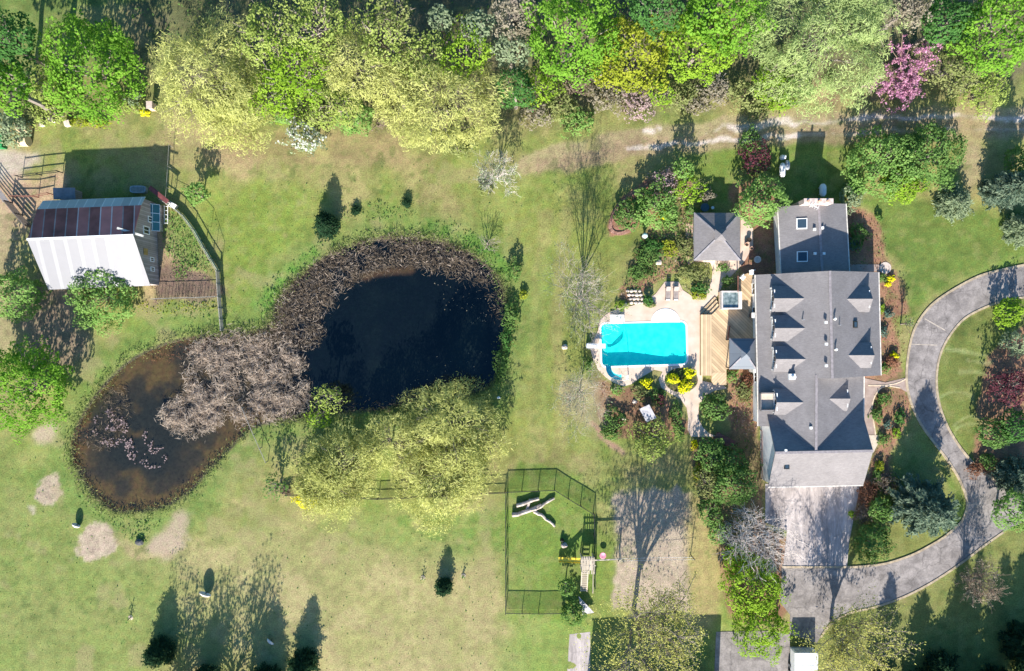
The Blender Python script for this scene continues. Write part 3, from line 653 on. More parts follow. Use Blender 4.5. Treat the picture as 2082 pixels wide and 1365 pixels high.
def conifer(name, bx, by, h, Rm, label, pal='pine', group=None, dens=1.0, leaf=.42, tier=.34):
    rng = nrng(); base = G(bx, by, 0); t = thing(name, base, label, 'conifer', group); o = np.array(base)
    P = []; N_ = []; A = []; T = []; nt_ = max(7, int(h/tier)); lines = []
    for k in range(nt_):
        f = k/nt_; z = .25+(h-.35)*f; rr = Rm*(.62+.38*min(1, f/.28))*(1-f)**.75*(1.05+.36*rng.random())+.12; nb = max(6, int(13*(1-f)+6))
        for j in range(nb):
            a = 6.283*(j+rng.random()*.8)/nb; ln = rr*(.58+.62*rng.random()); d = np.array([math.cos(a), math.sin(a), -.12+.35*f])
            if k % 2 == 0 and f < .85: limb(lines, o+np.array([0, 0, z]), o+np.array([0, 0, z])+d*ln*.85, .03, .01, rng, 2, .02)
            m = max(6, int(ln*24*dens)); s = (rng.random(m)**.65)*ln
            q = o+np.array([0, 0, z])+d*s[:, None]+rng.normal(size=(m, 3))*np.array([.16, .16, .10])
            P.append(q); sd = np.array([-d[1], d[0], 0]); A.append(d[None]*.9+sd[None]*rng.normal(size=(m, 1))*.7)
            N_.append(rng.normal(size=(m, 3))*.5+np.array([0, 0, 1])+d*.3); T.append(.35*rng.random()+.65*rng.random(m))
    P = np.concatenate(P); leaf_mesh('crown', P, np.concatenate(N_), leaf, rng, LM(pal), t, .38, np.concatenate(T), np.concatenate(A))
    limb(lines, o-np.array([0, 0, .2]), o+np.array([0, 0, h*.97]), .025*h+.03, .02, rng, 5, .003); wood_mesh('trunk', lines, bark, t); return t
def shrub(name, pal, px, py, rx, ry, z, label, group=None, leaf=.26, dens=1.0, cat='shrub', rot=0.0, aspect=.65, flowers=None, fl=.3):
    """a bush in one mesh of leaves, with its stems as a part"""
    rng = nrng(); c = G(px, py, z*.5); t = thing(name, (c.x, c.y, 0), label, cat, group); a, b = L(rx), L(ry)
    n = int(235*a*b*dens*(.26/leaf)**2)+70; P, N_, tn, cc, rc = crown_points(rng, (0, 0, 0), 1.0, 1.0, n, max(.2, min(.5, .5/max(a, b))), -.5, .28, .16)
    S_ = np.array([a, b, z*.5]); P = P*S_; cr, sr = math.cos(rot), math.sin(rot)
    P = np.stack([P[:, 0]*cr-P[:, 1]*sr, P[:, 0]*sr+P[:, 1]*cr, np.maximum(P[:, 2], -z*.48)], 1)+np.array([c.x, c.y, z*.5])
    leaf_mesh('foliage', P, N_, leaf, rng, LM(pal), t, aspect, tn)
    lines = []
    for i in rng.choice(len(P), 7, replace=False): limb(lines, (c.x, c.y, -.05), P[i], .035, .012, rng, 3, .08)
    wood_mesh('stem', lines, brownbark, t)
    if flowers:
        top = P[:, 2] > np.quantile(P[:, 2], .30); Q = P[top]; k = min(len(Q), int(len(Q)*fl)); i = rng.choice(len(Q), k, replace=False)
        leaf_mesh('blossom', Q[i]+np.array([0, 0, .06]), N_[top][i]+np.array([0, 0, .6]), leaf*.9, rng, LM(flowers), t, .9)
    return t
def in_poly_points(rng, poly, n):
    P = np.array(poly); lo, hi = P.min(0), P.max(0); o = np.zeros((0, 2))
    while len(o) < n:
        q = lo+(hi-lo)*rng.random((n*2, 2)); q = q[poly_sd(q[:, 0], q[:, 1], poly) > 0]; o = np.concatenate([o, q])
    return o[:n]
def area(poly):
    P = np.array(poly); Q = np.roll(P, -1, 0); return abs((P[:, 0]*Q[:, 1]-Q[:, 0]*P[:, 1]).sum())/2
def cover(name, polys, pal, dens, size, h, aspect=.5, up=1.0, cell=1.2, thr=.35, lie=None, gaps=None):
    """ground cover: uncountable leaves or stalks in clumps"""
    rng = nrng(); Ps = []
    for p in polys:
        g = gpoly(p, 3); q = in_poly_points(rng, g, int(area(g)*dens)+4); f = fbm(q[:, 0], q[:, 1], cell, SEED[0])
        q = q[f > (thr*rng.random(len(q))*2 if gaps is None else gaps+.07*rng.random(len(q)))]; Ps.append(q)
    q = np.concatenate(Ps); q = q+(rng.normal(size=q.shape)*.38 if lie else 0); f = fbm(q[:, 0], q[:, 1], cell*.6, SEED[0]+3); n = len(q)
    P = np.column_stack([q, .03+h*np.clip((f-.3)*2.2, .05, 1)*rng.random(n)])
    N_ = rng.normal(size=(n, 3))*.6+np.array([0, 0, up])
    al = None
    if lie: th = 9*fbm(q[:, 0], q[:, 1], 1.1, SEED[0]+9, 2)+rng.normal(size=n)*lie; al = np.column_stack([np.cos(th), np.sin(th), .25*rng.normal(size=n)])
    o = leaf_mesh(name, P, N_, size, rng, LM(pal), None, aspect, np.clip(.5*rng.random(n)+f*.6-.05, 0, 1), al); return tag(o, kind='stuff')
# ------------------------------------------------------------------ buildings
shingle = shingle_mat('grey_shingles', (.160,.149,.150), (.222,.208,.208))
white_m = mat('white_siding', (.70,.69,.67), .6, .04, 2)
cream = mat('cream_board', (.60,.50,.40), .7, .06, 2)
glass_d = glassy('dark_glass', (.02,.03,.04)); glass_b = glassy('skylight_glass', (.035,.06,.085), .04)
trim_w = mat('white_trim', (.78,.78,.76), .5, .03, 3)
steel = mat('galvanised_steel', (.42,.44,.46), .45, .1, 3, metal=.6); black_m = mat('black_metal', (.018,.02,.02), .6, .1, 3)
stone_m = mat('pale_fieldstone', (.40,.31,.27), .9, .25, 2.5, bump=.6, rgb2=(.56,.46,.42))
redwood = mat('red_stained_wood', (.17,.075,.055), .8, .15, 3); cedar = mat('cedar_wood', (.42,.27,.14), .8, .15, 3)
greywood = striped('weathered_boards', (.30,.265,.235), (.14,.12,.11), 5, 'Y', 0, .9, .1, var=.2)

def frame_of(a, b):
    d = Vector((b.x-a.x, b.y-a.y, 0)).normalized(); return d, Vector((-d.y, d.x, 0))
def prof_extrude(mb, a, b, prof, th):
    """a sloping slab following the profile [(offset, height), ...] from a to b"""
    d, p = frame_of(a, b); A = Vector((a.x, a.y, 0)); B = Vector((b.x, b.y, 0)); n = len(prof)
    for (s0, z0), (s1, z1) in zip(prof[:-1], prof[1:]):
        vs = []
        for o in (A, B):
            for s, z in ((s0, z0-th), (s1, z1-th), (s1, z1), (s0, z0)): vs.append(o+p*s+Vector((0, 0, z)))
        mb.add(vs, [(0,1,2,3),(7,6,5,4),(0,4,5,1),(1,5,6,2),(2,6,7,3),(3,7,4,0)])
def prof_walls(mb, a, b, prof, th, ov, z0=0.0, ove=None):
    d, p = frame_of(a, b); ove = ov if ove is None else ove
    A = Vector((a.x, a.y, 0))+d*ove; B = Vector((b.x, b.y, 0))-d*ove
    lo, hi = min(prof)[0]+ov, max(prof)[0]-ov; pr = sorted(prof)
    def zat(s):
        for (s0, q0), (s1, q1) in zip(pr[:-1], pr[1:]):
            if s0 <= s <= s1: return q0+(q1-q0)*(s-s0)/(s1-s0)
    pts = [(lo, zat(lo)-th-.02)]+[(s, z-th-.02) for s, z in pr if lo < s < hi]+[(hi, zat(hi)-th-.02)]
    vs = []; n = len(pts)
    for o in (A, B):
        vs += [o+p*s+Vector((0, 0, z)) for s, z in pts]+[o+p*s+Vector((0, 0, z0)) for s, z in pts]
    fs = []; m = 2*n
    for i in range(n-1):
        fs += [(n+i, n+i+1, i+1, i), (m+i, m+i+1, m+n+i+1, m+n+i), (i, i+1, m+i+1, m+i)]
    fs += [(0, m, m+n, n), (n-1, 2*n-1, m+2*n-1, m+n-1)]
    mb.add(vs, fs)
def photo_prof(a, b, pts):
    d, p = frame_of(a, b); return sorted([((G(*q)-a).dot(p)-((G(*q).z-a.z)*p.z), q[2]) for q in pts])
def window_on(parent, c, nrm, wd, ht, name='window', frame=trim_w, glass=None, bars=1):
    """c: centre of the opening on the wall; nrm: outward direction"""
    n = Vector((*nrm, 0)).normalized(); t = Vector((-n.y, n.x, 0)); c = Vector(c); b = MB()
    for s in (-1, 1):
        b.bar(c+t*s*(wd/2)+Vector((0,0,-ht/2-.05))+n*.03, c+t*s*(wd/2)+Vector((0,0,ht/2+.05))+n*.03, .1, .1)
        b.bar(c-t*(wd/2-.05)+Vector((0,0,s*ht/2))+n*.03, c+t*(wd/2-.05)+Vector((0,0,s*ht/2))+n*.03, .1, .1)
    for k in range(1, bars+1):
        q = -wd/2+wd*k/(bars+1); b.bar(c+t*q+Vector((0,0,-ht/2+.05))+n*.028, c+t*q+Vector((0,0,ht/2-.05))+n*.028, .06, .06)
    f = b.build(name, frame, parent)
    g = MB(); g.add([c-t*(wd/2-.05)+Vector((0,0,-ht/2+.05))+n*.02, c+t*(wd/2-.05)+Vector((0,0,-ht/2+.05))+n*.02, c+t*(wd/2-.05)+Vector((0,0,ht/2-.05))+n*.02, c-t*(wd/2-.05)+Vector((0,0,ht/2-.05))+n*.02], [(0,1,2,3)])
    g.build('pane', glass or glass_d, f); return f

house = thing('house', G(1650, 690), 'long grey shingled house with dormers beside the curving drive', 'house')
rb, wb = MB(), MB(); TH = .16
# main block, ridge running north to south
aN, bN = G(1687, 551, 6.3), G(1692, 770, 6.3)
pN = photo_prof(aN, bN, [(1536.5,559,2.9),(1571,557,3.55),(1687,551,6.3),(1786,555,2.8)]); pN[2] = (0.0, 6.3)
prof_extrude(rb, aN, bN, pN, TH); prof_walls(wb, aN, bN, pN, TH, .35)
def zN(px, py, z):
    d, p = frame_of(aN, bN); return 6.3-abs((G(px, py, z)-aN).dot(p))*(6.3-pN[1][1])/abs(pN[1][0])
zS = zN(1660, 780, 5.5)-.04; aS, bS = G(1660, 763, zS), G(1659, 925, zS)
pS = photo_prof(aS, bS, [(1541,772,2.86),(1574,772,3.50),(1660,770,zS),(1756,771,2.75)]); pS[2] = (0.0, zS)
bSs = G(1659, 919, zS)
prof_extrude(rb, aS, bSs, [q for q in pS if q[0] > -4.4 or q[0] > pS[1][0]-.01], TH)      # upper slopes run to the garage ridge
aP, bP = aS, G(1661, 872, zS); prof_extrude(rb, aP, bP, pS[:2], TH)
prof_walls(wb, aS, bP, pS, TH, .35)
# garage, ridge running west to east
zG = zS+.05; aG, bG = G(1576.5, 921, zG), G(1775.5, 917, zG)
pG = [(-4.62, zG-2.5), (0, zG), (4.5, zG-2.45)]
prof_extrude(rb, aG, bG, pG, TH); prof_walls(wb, aG, bG, pG, TH, .35, ove=.25)
# low north wing
aW, bW = G(1664, 413.5, 3.7), G(1672, 566, 3.7)
pW = photo_prof(aW, bW, [(1582,418,2.5),(1664,413.5,3.7),(1719.5,416,2.25)]); pW[1] = (0.0, 3.7)
prof_extrude(rb, aW, bW, pW, TH); prof_walls(wb, aW, bW, pW, TH, .3)
wb.build('wall', white_m, house); roof = rb.build('roof', shingle, house)
# ridge caps, fascia and gutters
cb = MB()
for a, b in ((aN, bN), (aS, bSs), (aG, bG), (aW, bW)): cb.bar(a+Vector((0,0,.03)), b+Vector((0,0,.03)), .3, .05)
cb.build('ridge_cap', mat('ridge_shingle', (.25,.225,.23), .9, .1, 3), roof)
def eave_line(a, b, prof, k, ext=.07):
    d, p = frame_of(a, b); s, z = prof[k]; s += ext if k else -ext; gb = MB()
    gb.bar(Vector((a.x, a.y, 0))+p*s+Vector((0,0,z-.08)), Vector((b.x, b.y, 0))+p*s+Vector((0,0,z-.08)), .12, .14); gb.build('gutter', mat('gutter_cream', (.62,.57,.50), .5), house)
eave_line(aN, bN, pN, 0); eave_line(aN, bN, pN, -1); eave_line(aP, bP, pS, 0); eave_line(aS, bSs, pS, -1); eave_line(aG, bG, pG, 0); eave_line(aW, bW, pW, 0); eave_line(aW, bW, pW, -1)

def dormer(fx, bx, y, zr, half, slope, out_w, zb, win=True):
    """ridge from (bx,y) inside the roof out to (fx,y) at its gable"""
    F, K = G(fx, y, zr), G(bx, y, zr); d, p = frame_of(K, F); pr = [(-half, zr-half*slope), (0, zr), (half, zr-half*slope)]
    w_, r_ = MB(), MB(); prof_walls(w_, K, F, pr, .12, .18, zb, .2); o = w_.build('dormer', white_m, house)
    prof_extrude(r_, K-d*.6, F, pr, .12); r_.build('roof', shingle, o)
    c = F-d*.2+Vector((0, 0, -zr+(zb+zr)/2-.02))
    if win: window_on(o, c, (d.x, d.y), half*1.3, (zr-zb)*.55, bars=2)
    for s in (-1, 1):
        cnr = MB(); cnr.bar(F-d*.17+p*s*(half-.24)+Vector((0,0,-zr+zb)), F-d*.17+p*s*(half-.24)+Vector((0,0,-half*slope-.18)), .2, .16); cnr.build('corner_board', trim_w, o)
    return o
for y, fx, bx in ((607, 1574.5, 1640), (667.5, 1576, 1641), (730.5, 1578, 1643.5), (818.5, 1579.5, 1645)):
    dormer(fx, bx, y, 5.1 if y < 800 else 4.95, 1.58, .56, 0, 3.35)
for y, fx, bx in ((608, 1775, 1717), (722.7, 1778.5, 1720), (811, 1729.5, 1667)):
    dormer(fx, bx, y, 5.15 if y < 800 else 4.8, 1.55, .56, 0, 3.0)
# balcony cut into the low west roof below the southern dormer
bb = MB(); c0, c1 = G(1545, 799, 3.5), G(1576, 834, 3.5)
bb.box(((c0.x+c1.x)/2, (c0.y+c1.y)/2, 3.38), (c1.x-c0.x, c0.y-c1.y, .12))
bal = bb.build('balcony', cream, house)
pb = MB()
for y in (c0.y, c1.y): pb.box(((c0.x+c1.x)/2, y, 3.72), (c1.x-c0.x, .14, .62))
pb.box((c0.x, (c0.y+c1.y)/2, 3.62), (.12, c0.y-c1.y-.14, .5)); pb.build('parapet', shingle, bal)
# skylights
def skylight(px, py, wd, ln, z, slope_x=0.0):
    b = MB(); c = G(px, py, z); b.box(c, (wd, ln, .16), ry=slope_x); o = b.build('skylight', trim_w if wd > .9 else black_m, roof)
    g = MB(); g.box(c+Vector((0,0,.085)), (wd-.22, ln-.22, .02), ry=slope_x); g.build('pane', glass_b, o)
def wing_z(px, py): 
    c = G(px, py, 3.2); d, p = frame_of(aW, bW); s = (c-aW).dot(p); return 3.7-abs(s)*((3.7-2.5)/abs(pW[0][0]) if s < 0 else (3.7-2.25)/pW[2][0])
skylight(1630, 455, 1.25, 1.3, wing_z(1630,455)+.05, -.26); skylight(1631, 522, 1.25, 1.3, wing_z(1631,522)+.05, -.26)
def main_z(px, py):
    c = G(px, py, 5); d, p = frame_of(aN, bN); s = (c-aN).dot(p); return 6.3-abs(s)*((6.3-pN[1][1])/abs(pN[1][0]) if s < 0 else (6.3-2.8)/pN[3][0])
skylight(1739, 660, .62, .8, main_z(1739,660)+.04, .42)
skylight(1599.5, 947, .62, .85, zG-.54*2.0+.12)
# vents and flues
def vent(px, py, z, kind):
    b = MB(); c = G(px, py, z)
    if kind == 'pipe':
        b.tube([c-Vector((0,0,.3)), c+Vector((0,0,.5))], .10, 8); b.tube([c+Vector((0,0,.5)), c+Vector((0,0,.66))], [.17,.14], 8)
        b.build('flue', trim_w, roof)
    elif kind == 'box':
        b.box(c+Vector((0,0,.12)), (.30,.30,.26)); b.build('roof_vent', trim_w, roof)
    elif kind == 'stack':
        b.box(c+Vector((0,0,.1)), (.7,.7,.5)); b.tube([c+Vector((0,0,.3)), c+Vector((0,0,1.05))], .17, 10); b.build('roof_stack', trim_w, roof)
    else:
        b.tube([c-Vector((0,0,.2)), c+Vector((0,0,.55))], .06, 6); b.build('vent_pipe', steel, roof)
for px, py, k in ((1678,656,'box'),(1679,700,'box'),(1679,744,'box'),(1694,649,'pipe'),(1696,711,'pipe'),(1631,650,'thin'),(1705,661,'thin')): vent(px, py, main_z(px,py)+.02, k)
vent(1609, 766, zN(1609, 766, 4.5)+.05, 'stack'); vent(1647.5, 870, zS-.3, 'box'); vent(1596.5, 916, zG-.2, 'box')
for px, py in ((1655,467),(1671,464),(1656,516),(1674,516)): vent(px, py, wing_z(px,py)+.02, 'box')
# broad fieldstone chimney on the wing's north gable
ch = MB(); c0, c1 = G(1635, 405.5, 4.6), G(1693, 413.5, 4.6); ch.box(((c0.x+c1.x)/2, (c0.y+c1.y)/2, 2.25), (c1.x-c0.x, .55, 4.7))
chm = ch.build('chimney', stone_m, house); cap = MB()
cap.box(((c0.x+c1.x)/2, (c0.y+c1.y)/2, 4.64), (c1.x-c0.x+.1, .65, .1)); cap.build('cap', mat('chimney_cap', (.52,.42,.38), .9, .15, 3), chm)
for f in (.12, .5, .8):
    q = MB(); q.tube([(c0.x+(c1.x-c0.x)*f, (c0.y+c1.y)/2, 4.69), (c0.x+(c1.x-c0.x)*f, (c0.y+c1.y)/2, 5.2 if f == .5 else 4.95)], .14, 10); q.build('chimney_pot', mat('clay_pot', (.45,.28,.2), .8), chm)
# aerial on the wing
t = thing('aerial', G(1646, 421, 3.6), 'thin pale branched aerial fixed near the chimney of the north wing', 'aerial')
b = MB(); c = G(1646, 421, 3.6); b.tube([c, c+Vector((0,0,1.1))], .035, 6); b.build('mast', trim_w, t)
b = MB(); b.bar(c+Vector((-.75,.3,1.1)), c+Vector((.6,-.35,1.1)), .05)
for k in range(5): b.bar(c+Vector((-.6+.28*k-.15,.25-.14*k-.28,1.14)), c+Vector((-.6+.28*k+.15,.25-.14*k+.28,1.14)), .035)
b.build('antenna_arm', trim_w, t)
# openings in the long walls
d, p = frame_of(aN, bN)
for k in (2.2, 5.0, 8.2, 11.0): window_on(house, Vector((aN.x, aN.y, 0))+d*k+p*(pN[3][0]-.35)+Vector((0,0,1.5)), p[:2], 1.3, 1.2)
for k in (1.6, 4.6, 10.2, 12.6): window_on(house, Vector((aN.x, aN.y, 0))+d*k+p*(pN[0][0]+.35)+Vector((0,0,1.4)), (-p)[:2], 1.4, 1.5)
dg, pg_ = frame_of(aG, bG)
for k in (3.2, 7.0, 10.2):
    b = MB(); c = Vector((aG.x, aG.y, 0))+dg*k+pg_*(-4.62+.30)+Vector((0,0,1.15)); b.box(c, (2.6, .08, 2.3)); g = b.build('garage_door', trim_w, house)
    r = MB()
    for q in (.45, .95, 1.45): r.box(c+Vector((0,-.05,-1.15+q)), (2.5, .02, .03))
    r.build('panel_joint', black_m, g)
# brick side stair on the garage's west flank
t = thing('side_walkway', G(1556, 920), 'narrow red brown boarded walkway along the garage west wall', 'walkway')
b = MB(); c0, c1 = G(1551, 874), G(1561, 972)
b.box(((c0.x+c1.x)/2, (c0.y+c1.y)/2, .12), (.62, c0.y-c1.y, .24)); b.build('board_deck', striped('red_planks', (.22,.10,.08), (.09,.045,.04), 5, 'Y', 0, .85, .1), t)
b = MB(); b.bar((c0.x-.38, c0.y, .75), (c0.x-.38, c1.y, .75), .07)
for k in range(6): b.bar((c0.x-.38, c0.y+(c1.y-c0.y)*k/5, 0), (c0.x-.38, c0.y+(c1.y-c0.y)*k/5, .72), .06)
b.build('handrail', redwood, t)

# ------------------------------------------------------------------ hipped garden house and deck gazebo
def hip_house(name, x0, y0, x1, y1, zE, zA, label, cat, roofm, wall=None, posts=None, cup=1.0, group=None, z0=0.0, ov=.35, cuprise=.75):
    a, b_ = G(x0, y0, zE), G(x1, y1, zE); c = (a+b_)/2; t = thing(name, (c.x, c.y, z0), label, cat, group)
    r = MB(); cs = [(a.x,b_.y),(b_.x,b_.y),(b_.x,a.y),(a.x,a.y)]; k = cup*.42
    inner = [(c.x-k,c.y-k),(c.x+k,c.y-k),(c.x+k,c.y+k),(c.x-k,c.y+k)]
    zi = zA-(zA-zE)*k/((b_.x-a.x)/2)
    r.add([(*q, zE) for q in cs]+[(*q, zi) for q in inner]+[(*q, zE-.14) for q in cs]+[(*q, zi-.14) for q in inner],
          [(i, (i+1)%4, 4+(i+1)%4, 4+i) for i in range(4)]+[(8+i, 12+i, 12+(i+1)%4, 8+(i+1)%4) for i in range(4)]+[(i, 8+i, 8+(i+1)%4, (i+1)%4) for i in range(4)]+[(12,13,14,15),(7,6,5,4)])
    ro = r.build('roof', roofm, t)
    hb = MB()
    for q, i in zip(cs, inner): hb.bar((*q, zE+.03), (*i, zi+.03), .16, .05)
    hb.build('hip_cap', mat('hip_cap_grey', (.26,.245,.26), .9), ro)
    cu = MB(); cu.box((c.x, c.y, zi+cuprise/2-.1), (cup*.8, cup*.8, cuprise)); co = cu.build('cupola', wall or black_m, ro)
    cr = MB(); e = cup*.56; zt = zi+cuprise-.1
    cr.add([(c.x-e,c.y-e,zt),(c.x+e,c.y-e,zt),(c.x+e,c.y+e,zt),(c.x-e,c.y+e,zt),(c.x,c.y,zt+e*.55)], [(0,1,4),(1,2,4),(2,3,4),(3,0,4),(3,2,1,0)]); cr.build('cupola_roof', roofm, co)
    if wall:
        w_ = MB(); w_.prism([(a.x+ov,b_.y+ov),(b_.x-ov,b_.y+ov),(b_.x-ov,a.y-ov),(a.x+ov,a.y-ov)], z0-.05, zE-.03); wo = w_.build('wall', wall, t)
        window_on(wo, (a.x+ov, c.y, 1.2), (-1, 0), 1.4, .9); window_on(wo, (b_.x-ov, c.y+.9, 1.2), (1, 0), 1.1, .9)
        dd = MB(); dd.box((c.x-.3, b_.y+ov-.03, 1.0), (1.8, .07, 1.95)); dd.build('door', trim_w, wo)
    if posts:
        for q in cs:
            pp = MB(); x = q[0]+(.18 if q[0] < c.x else -.18); y = q[1]+(.18 if q[1] < c.y else -.18); pp.box((x, y, (z0+zE)/2-.06), (.12, .12, zE-z0-.1)); pp.build('post', posts, t)
    return t
hip_house('garden_house', 1411, 433, 1505, 530, 2.0, 3.05, 'square grey hip roofed garden house with small cupola and shed shadow', 'garden house', shingle, mat('tan_siding', (.42,.36,.28), .8), cup=1.25)
gazr = striped('slate_metal_roof', (.150,.170,.195), (.10,.115,.135), .62, 'Y', 0, .5, .03, metal=.2, var=.07, bump=.1)
# ------------------------------------------------------------------ timber deck
DZ = .55
deck = thing('deck', G(1480, 690), 'honey coloured timber deck with diagonal boards between pool and house', 'deck')
plk45 = striped('diagonal_deck_boards', (.52,.375,.225), (.32,.215,.125), 3.3, 'X', R_(-45), .75, .14, var=.2, bump=.4)
plk0 = striped('straight_deck_boards', (.55,.405,.25), (.35,.24,.14), 3.6, 'X', 0, .75, .13, var=.2, bump=.4)
plkr = striped('fan_deck_boards', (.54,.39,.24), (.34,.23,.135), 3.3, 'X', R_(45), .75, .14, var=.2, bump=.4)
def deck_part(name, pts, m, z1=DZ):
    b = MB(); b.prism(gpoly(pts, 0, z1), -.02, z1); return b.build(name, m, deck)
deck_part('border_boards', [(1425,640),(1447,640),(1447,764),(1425,764)], plk0)
deck_part('deck_boards', [(1447.3,640),(1462.5,625),(1462.5,594),(1503,594),(1503,562),(1523,555),(1536.5,559),(1537.5,690),(1483,690),(1483,748),(1477,752),(1477,757),(1447.3,757)], plk45)
deck_part('fan_boards', [(1447.3,757.3),(1477,757.3),(1477,783),(1452,783),(1447.3,774)], plkr)
deck_part('gazebo_floor', [(1483.3,690.3),(1538,690.3),(1538.5,750),(1483.3,748)], plk0)
b = MB()
for k in range(8): b.bar(G(1500.5, 562+k*4.3, 0.5), G(1500.5, 562+k*4.3, 1.35), .05)
b.bar(G(1500.5, 561, 1.4), G(1500.5, 594, 1.4), .12, .06); b.build('railing', redwood, deck)
b = MB(); b.bar(G(1482, 663, .5), G(1478, 691, .5), .1, .9); b.build('privacy_rail', redwood, deck)
st = thing('deck_stairs', G(1445, 618), 'reddish diagonal wooden steps from the deck corner to the patio', 'stairs')
for k in range(4):
    o = 7.2*k; a, c = Vector(G(1425+o*.95, 637+o*.35, 0)), Vector(G(1455+o*.30, 606+o*.98, 0)); b = MB(); z = .14+.13*k
    b.bar(a+Vector((0,0,z-.03)), c+Vector((0,0,z-.03)), .42, .05); b.build('tread', plk0, st)
    r = MB(); r.bar(a+Vector((-.16,.16,z/2-.06)), c+Vector((-.16,.16,z/2-.06)), .04, z-.06); r.build('riser', redwood, st)
hip_house('gazebo', 1483, 688.5, 1537, 751, 2.45, 3.5, 'blue grey metal gazebo with square vent hood standing on the deck', 'gazebo', gazr, None, black_m, cup=1.05, z0=DZ, cuprise=.45)
# hot tub
c = G(1481.5, 611, DZ); t = thing('hot_tub', c, 'square hot tub with dark water and pale rim set in the deck', 'hot tub')
b = MB(); s = 1.15
for dx, dy, sx_, sy_ in ((0,s-.09,2*s,.18),(0,-s+.09,2*s,.18),(s-.09,0,.18,2*s-.36),(-s+.09,0,.18,2*s-.36)): b.box((c.x+dx, c.y+dy, DZ+.42), (sx_, sy_, .84))
b.box((c.x, c.y, DZ+.2), (2*s-.36, 2*s-.36, .3)); b.build('shell', mat('tub_rim', (.55,.50,.47), .4, .08, 3), t)
b = MB(); b.box((c.x, c.y, DZ+.62), (2*s-.37, 2*s-.37, .03)); b.build('water', mat('tub_water', (.05,.085,.09), .05, .2, 2.2, spec=.6, rgb2=(.30,.36,.36), bump=.1), t)
b = MB(); b.box((c.x+s+.05, c.y-.05, DZ+.95), (.30, 2*s-.1, .12)); b.build('folded_cover', mat('cream_vinyl', (.75,.66,.56), .5), t)

# ------------------------------------------------------------------ swimming pool and its kit
c0, c1 = G(1222, 659), G(1396, 745); pc_ = (c0+c1)/2
pool = thing('swimming_pool', (pc_.x, pc_.y, 0), 'rectangular turquoise swimming pool with rounded corners in a beige patio', 'pool')
liner = mat('pool_liner', (.035,.84,.80), .5, .03, 1.3, rgb2=(.18,.95,.90), detail=7); n_ = len(PR)  # paler veins in the liner colour stand in for ripple caustics
def pool_depth(x):
    f = (x-c0.x)/(c1.x-c0.x); return -.80+.36*min(1, max(0, (f-.35)/.4))
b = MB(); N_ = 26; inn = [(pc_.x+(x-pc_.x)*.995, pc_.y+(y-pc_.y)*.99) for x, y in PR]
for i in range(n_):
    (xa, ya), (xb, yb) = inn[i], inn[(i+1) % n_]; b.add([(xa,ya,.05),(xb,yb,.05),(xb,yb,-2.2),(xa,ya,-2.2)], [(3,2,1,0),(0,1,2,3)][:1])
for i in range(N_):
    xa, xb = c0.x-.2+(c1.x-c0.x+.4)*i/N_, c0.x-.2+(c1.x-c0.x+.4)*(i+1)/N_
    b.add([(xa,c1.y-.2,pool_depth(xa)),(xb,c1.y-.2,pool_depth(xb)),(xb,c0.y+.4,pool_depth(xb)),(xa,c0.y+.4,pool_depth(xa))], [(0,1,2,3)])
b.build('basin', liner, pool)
def ring(poly, grow, z0, z1, cx, cy):
    b = MB(); n = len(poly); o = []
    for i, (x, y) in enumerate(poly):
        (xa, ya), (xb, yb) = poly[i-1], poly[(i+1) % n]; d = Vector((xb-xa, yb-ya, 0)).normalized(); nn = Vector((d.y, -d.x, 0))
        if nn.x*(x-cx)+nn.y*(y-cy) < 0: nn = -nn
        o.append((x+nn.x*grow, y+nn.y*grow))
    vs = [(*p, z0) for p in poly]+[(*p, z1) for p in poly]+[(*p, z1) for p in o]+[(*p, z0) for p in o]; fs = []
    for i in range(n):
        j = (i+1) % n; fs += [(i, j, n+j, n+i), (n+i, n+j, 2*n+j, 2*n+i), (2*n+i, 2*n+j, 3*n+j, 3*n+i)]
    b.add(vs, fs); return b
ring(PR, .20, -.02, .055, pc_.x, pc_.y).build('coping', mat('white_coping', (.85,.84,.82), .5, .02, 3), pool)
wm = bpy.data.materials.new('pool_water'); wm.use_nodes = True; nn_ = wm.node_tree.nodes; ll = wm.node_tree.links; nn_.remove(nn_['Principled BSDF'])
tr = nn_.new('ShaderNodeBsdfTransparent'); tr.inputs[0].default_value = (.42,1,.95,1); gl = nn_.new('ShaderNodeBsdfGlossy'); gl.inputs['Roughness'].default_value = .03
fr = nn_.new('ShaderNodeFresnel'); fr.inputs[0].default_value = 1.33; ms = nn_.new('ShaderNodeMixShader'); bp = nn_.new('ShaderNodeBump'); bp.inputs['Strength'].default_value = .25; bp.inputs['Distance'].default_value = .05
no = nn_.new('ShaderNodeTexNoise'); no.inputs['Scale'].default_value = 2.2; no.inputs['Detail'].default_value = 4; no.inputs['Distortion'].default_value = 1.5; tc = nn_.new('ShaderNodeTexCoord')
ll.new(tc.outputs['Object'], no.inputs['Vector']); ll.new(no.outputs['Fac'], bp.inputs['Height']); ll.new(bp.outputs[0], gl.inputs['Normal']); ll.new(bp.outputs[0], fr.inputs['Normal'])
ll.new(fr.outputs[0], ms.inputs[0]); ll.new(tr.outputs[0], ms.inputs[1]); ll.new(gl.outputs[0], ms.inputs[2]); ll.new(ms.outputs[0], nn_['Material Output'].inputs[0])
b = MB(); b.add([(x, y, -.10) for x, y in inn], [list(range(n_))]); b.build('water', wm, pool)
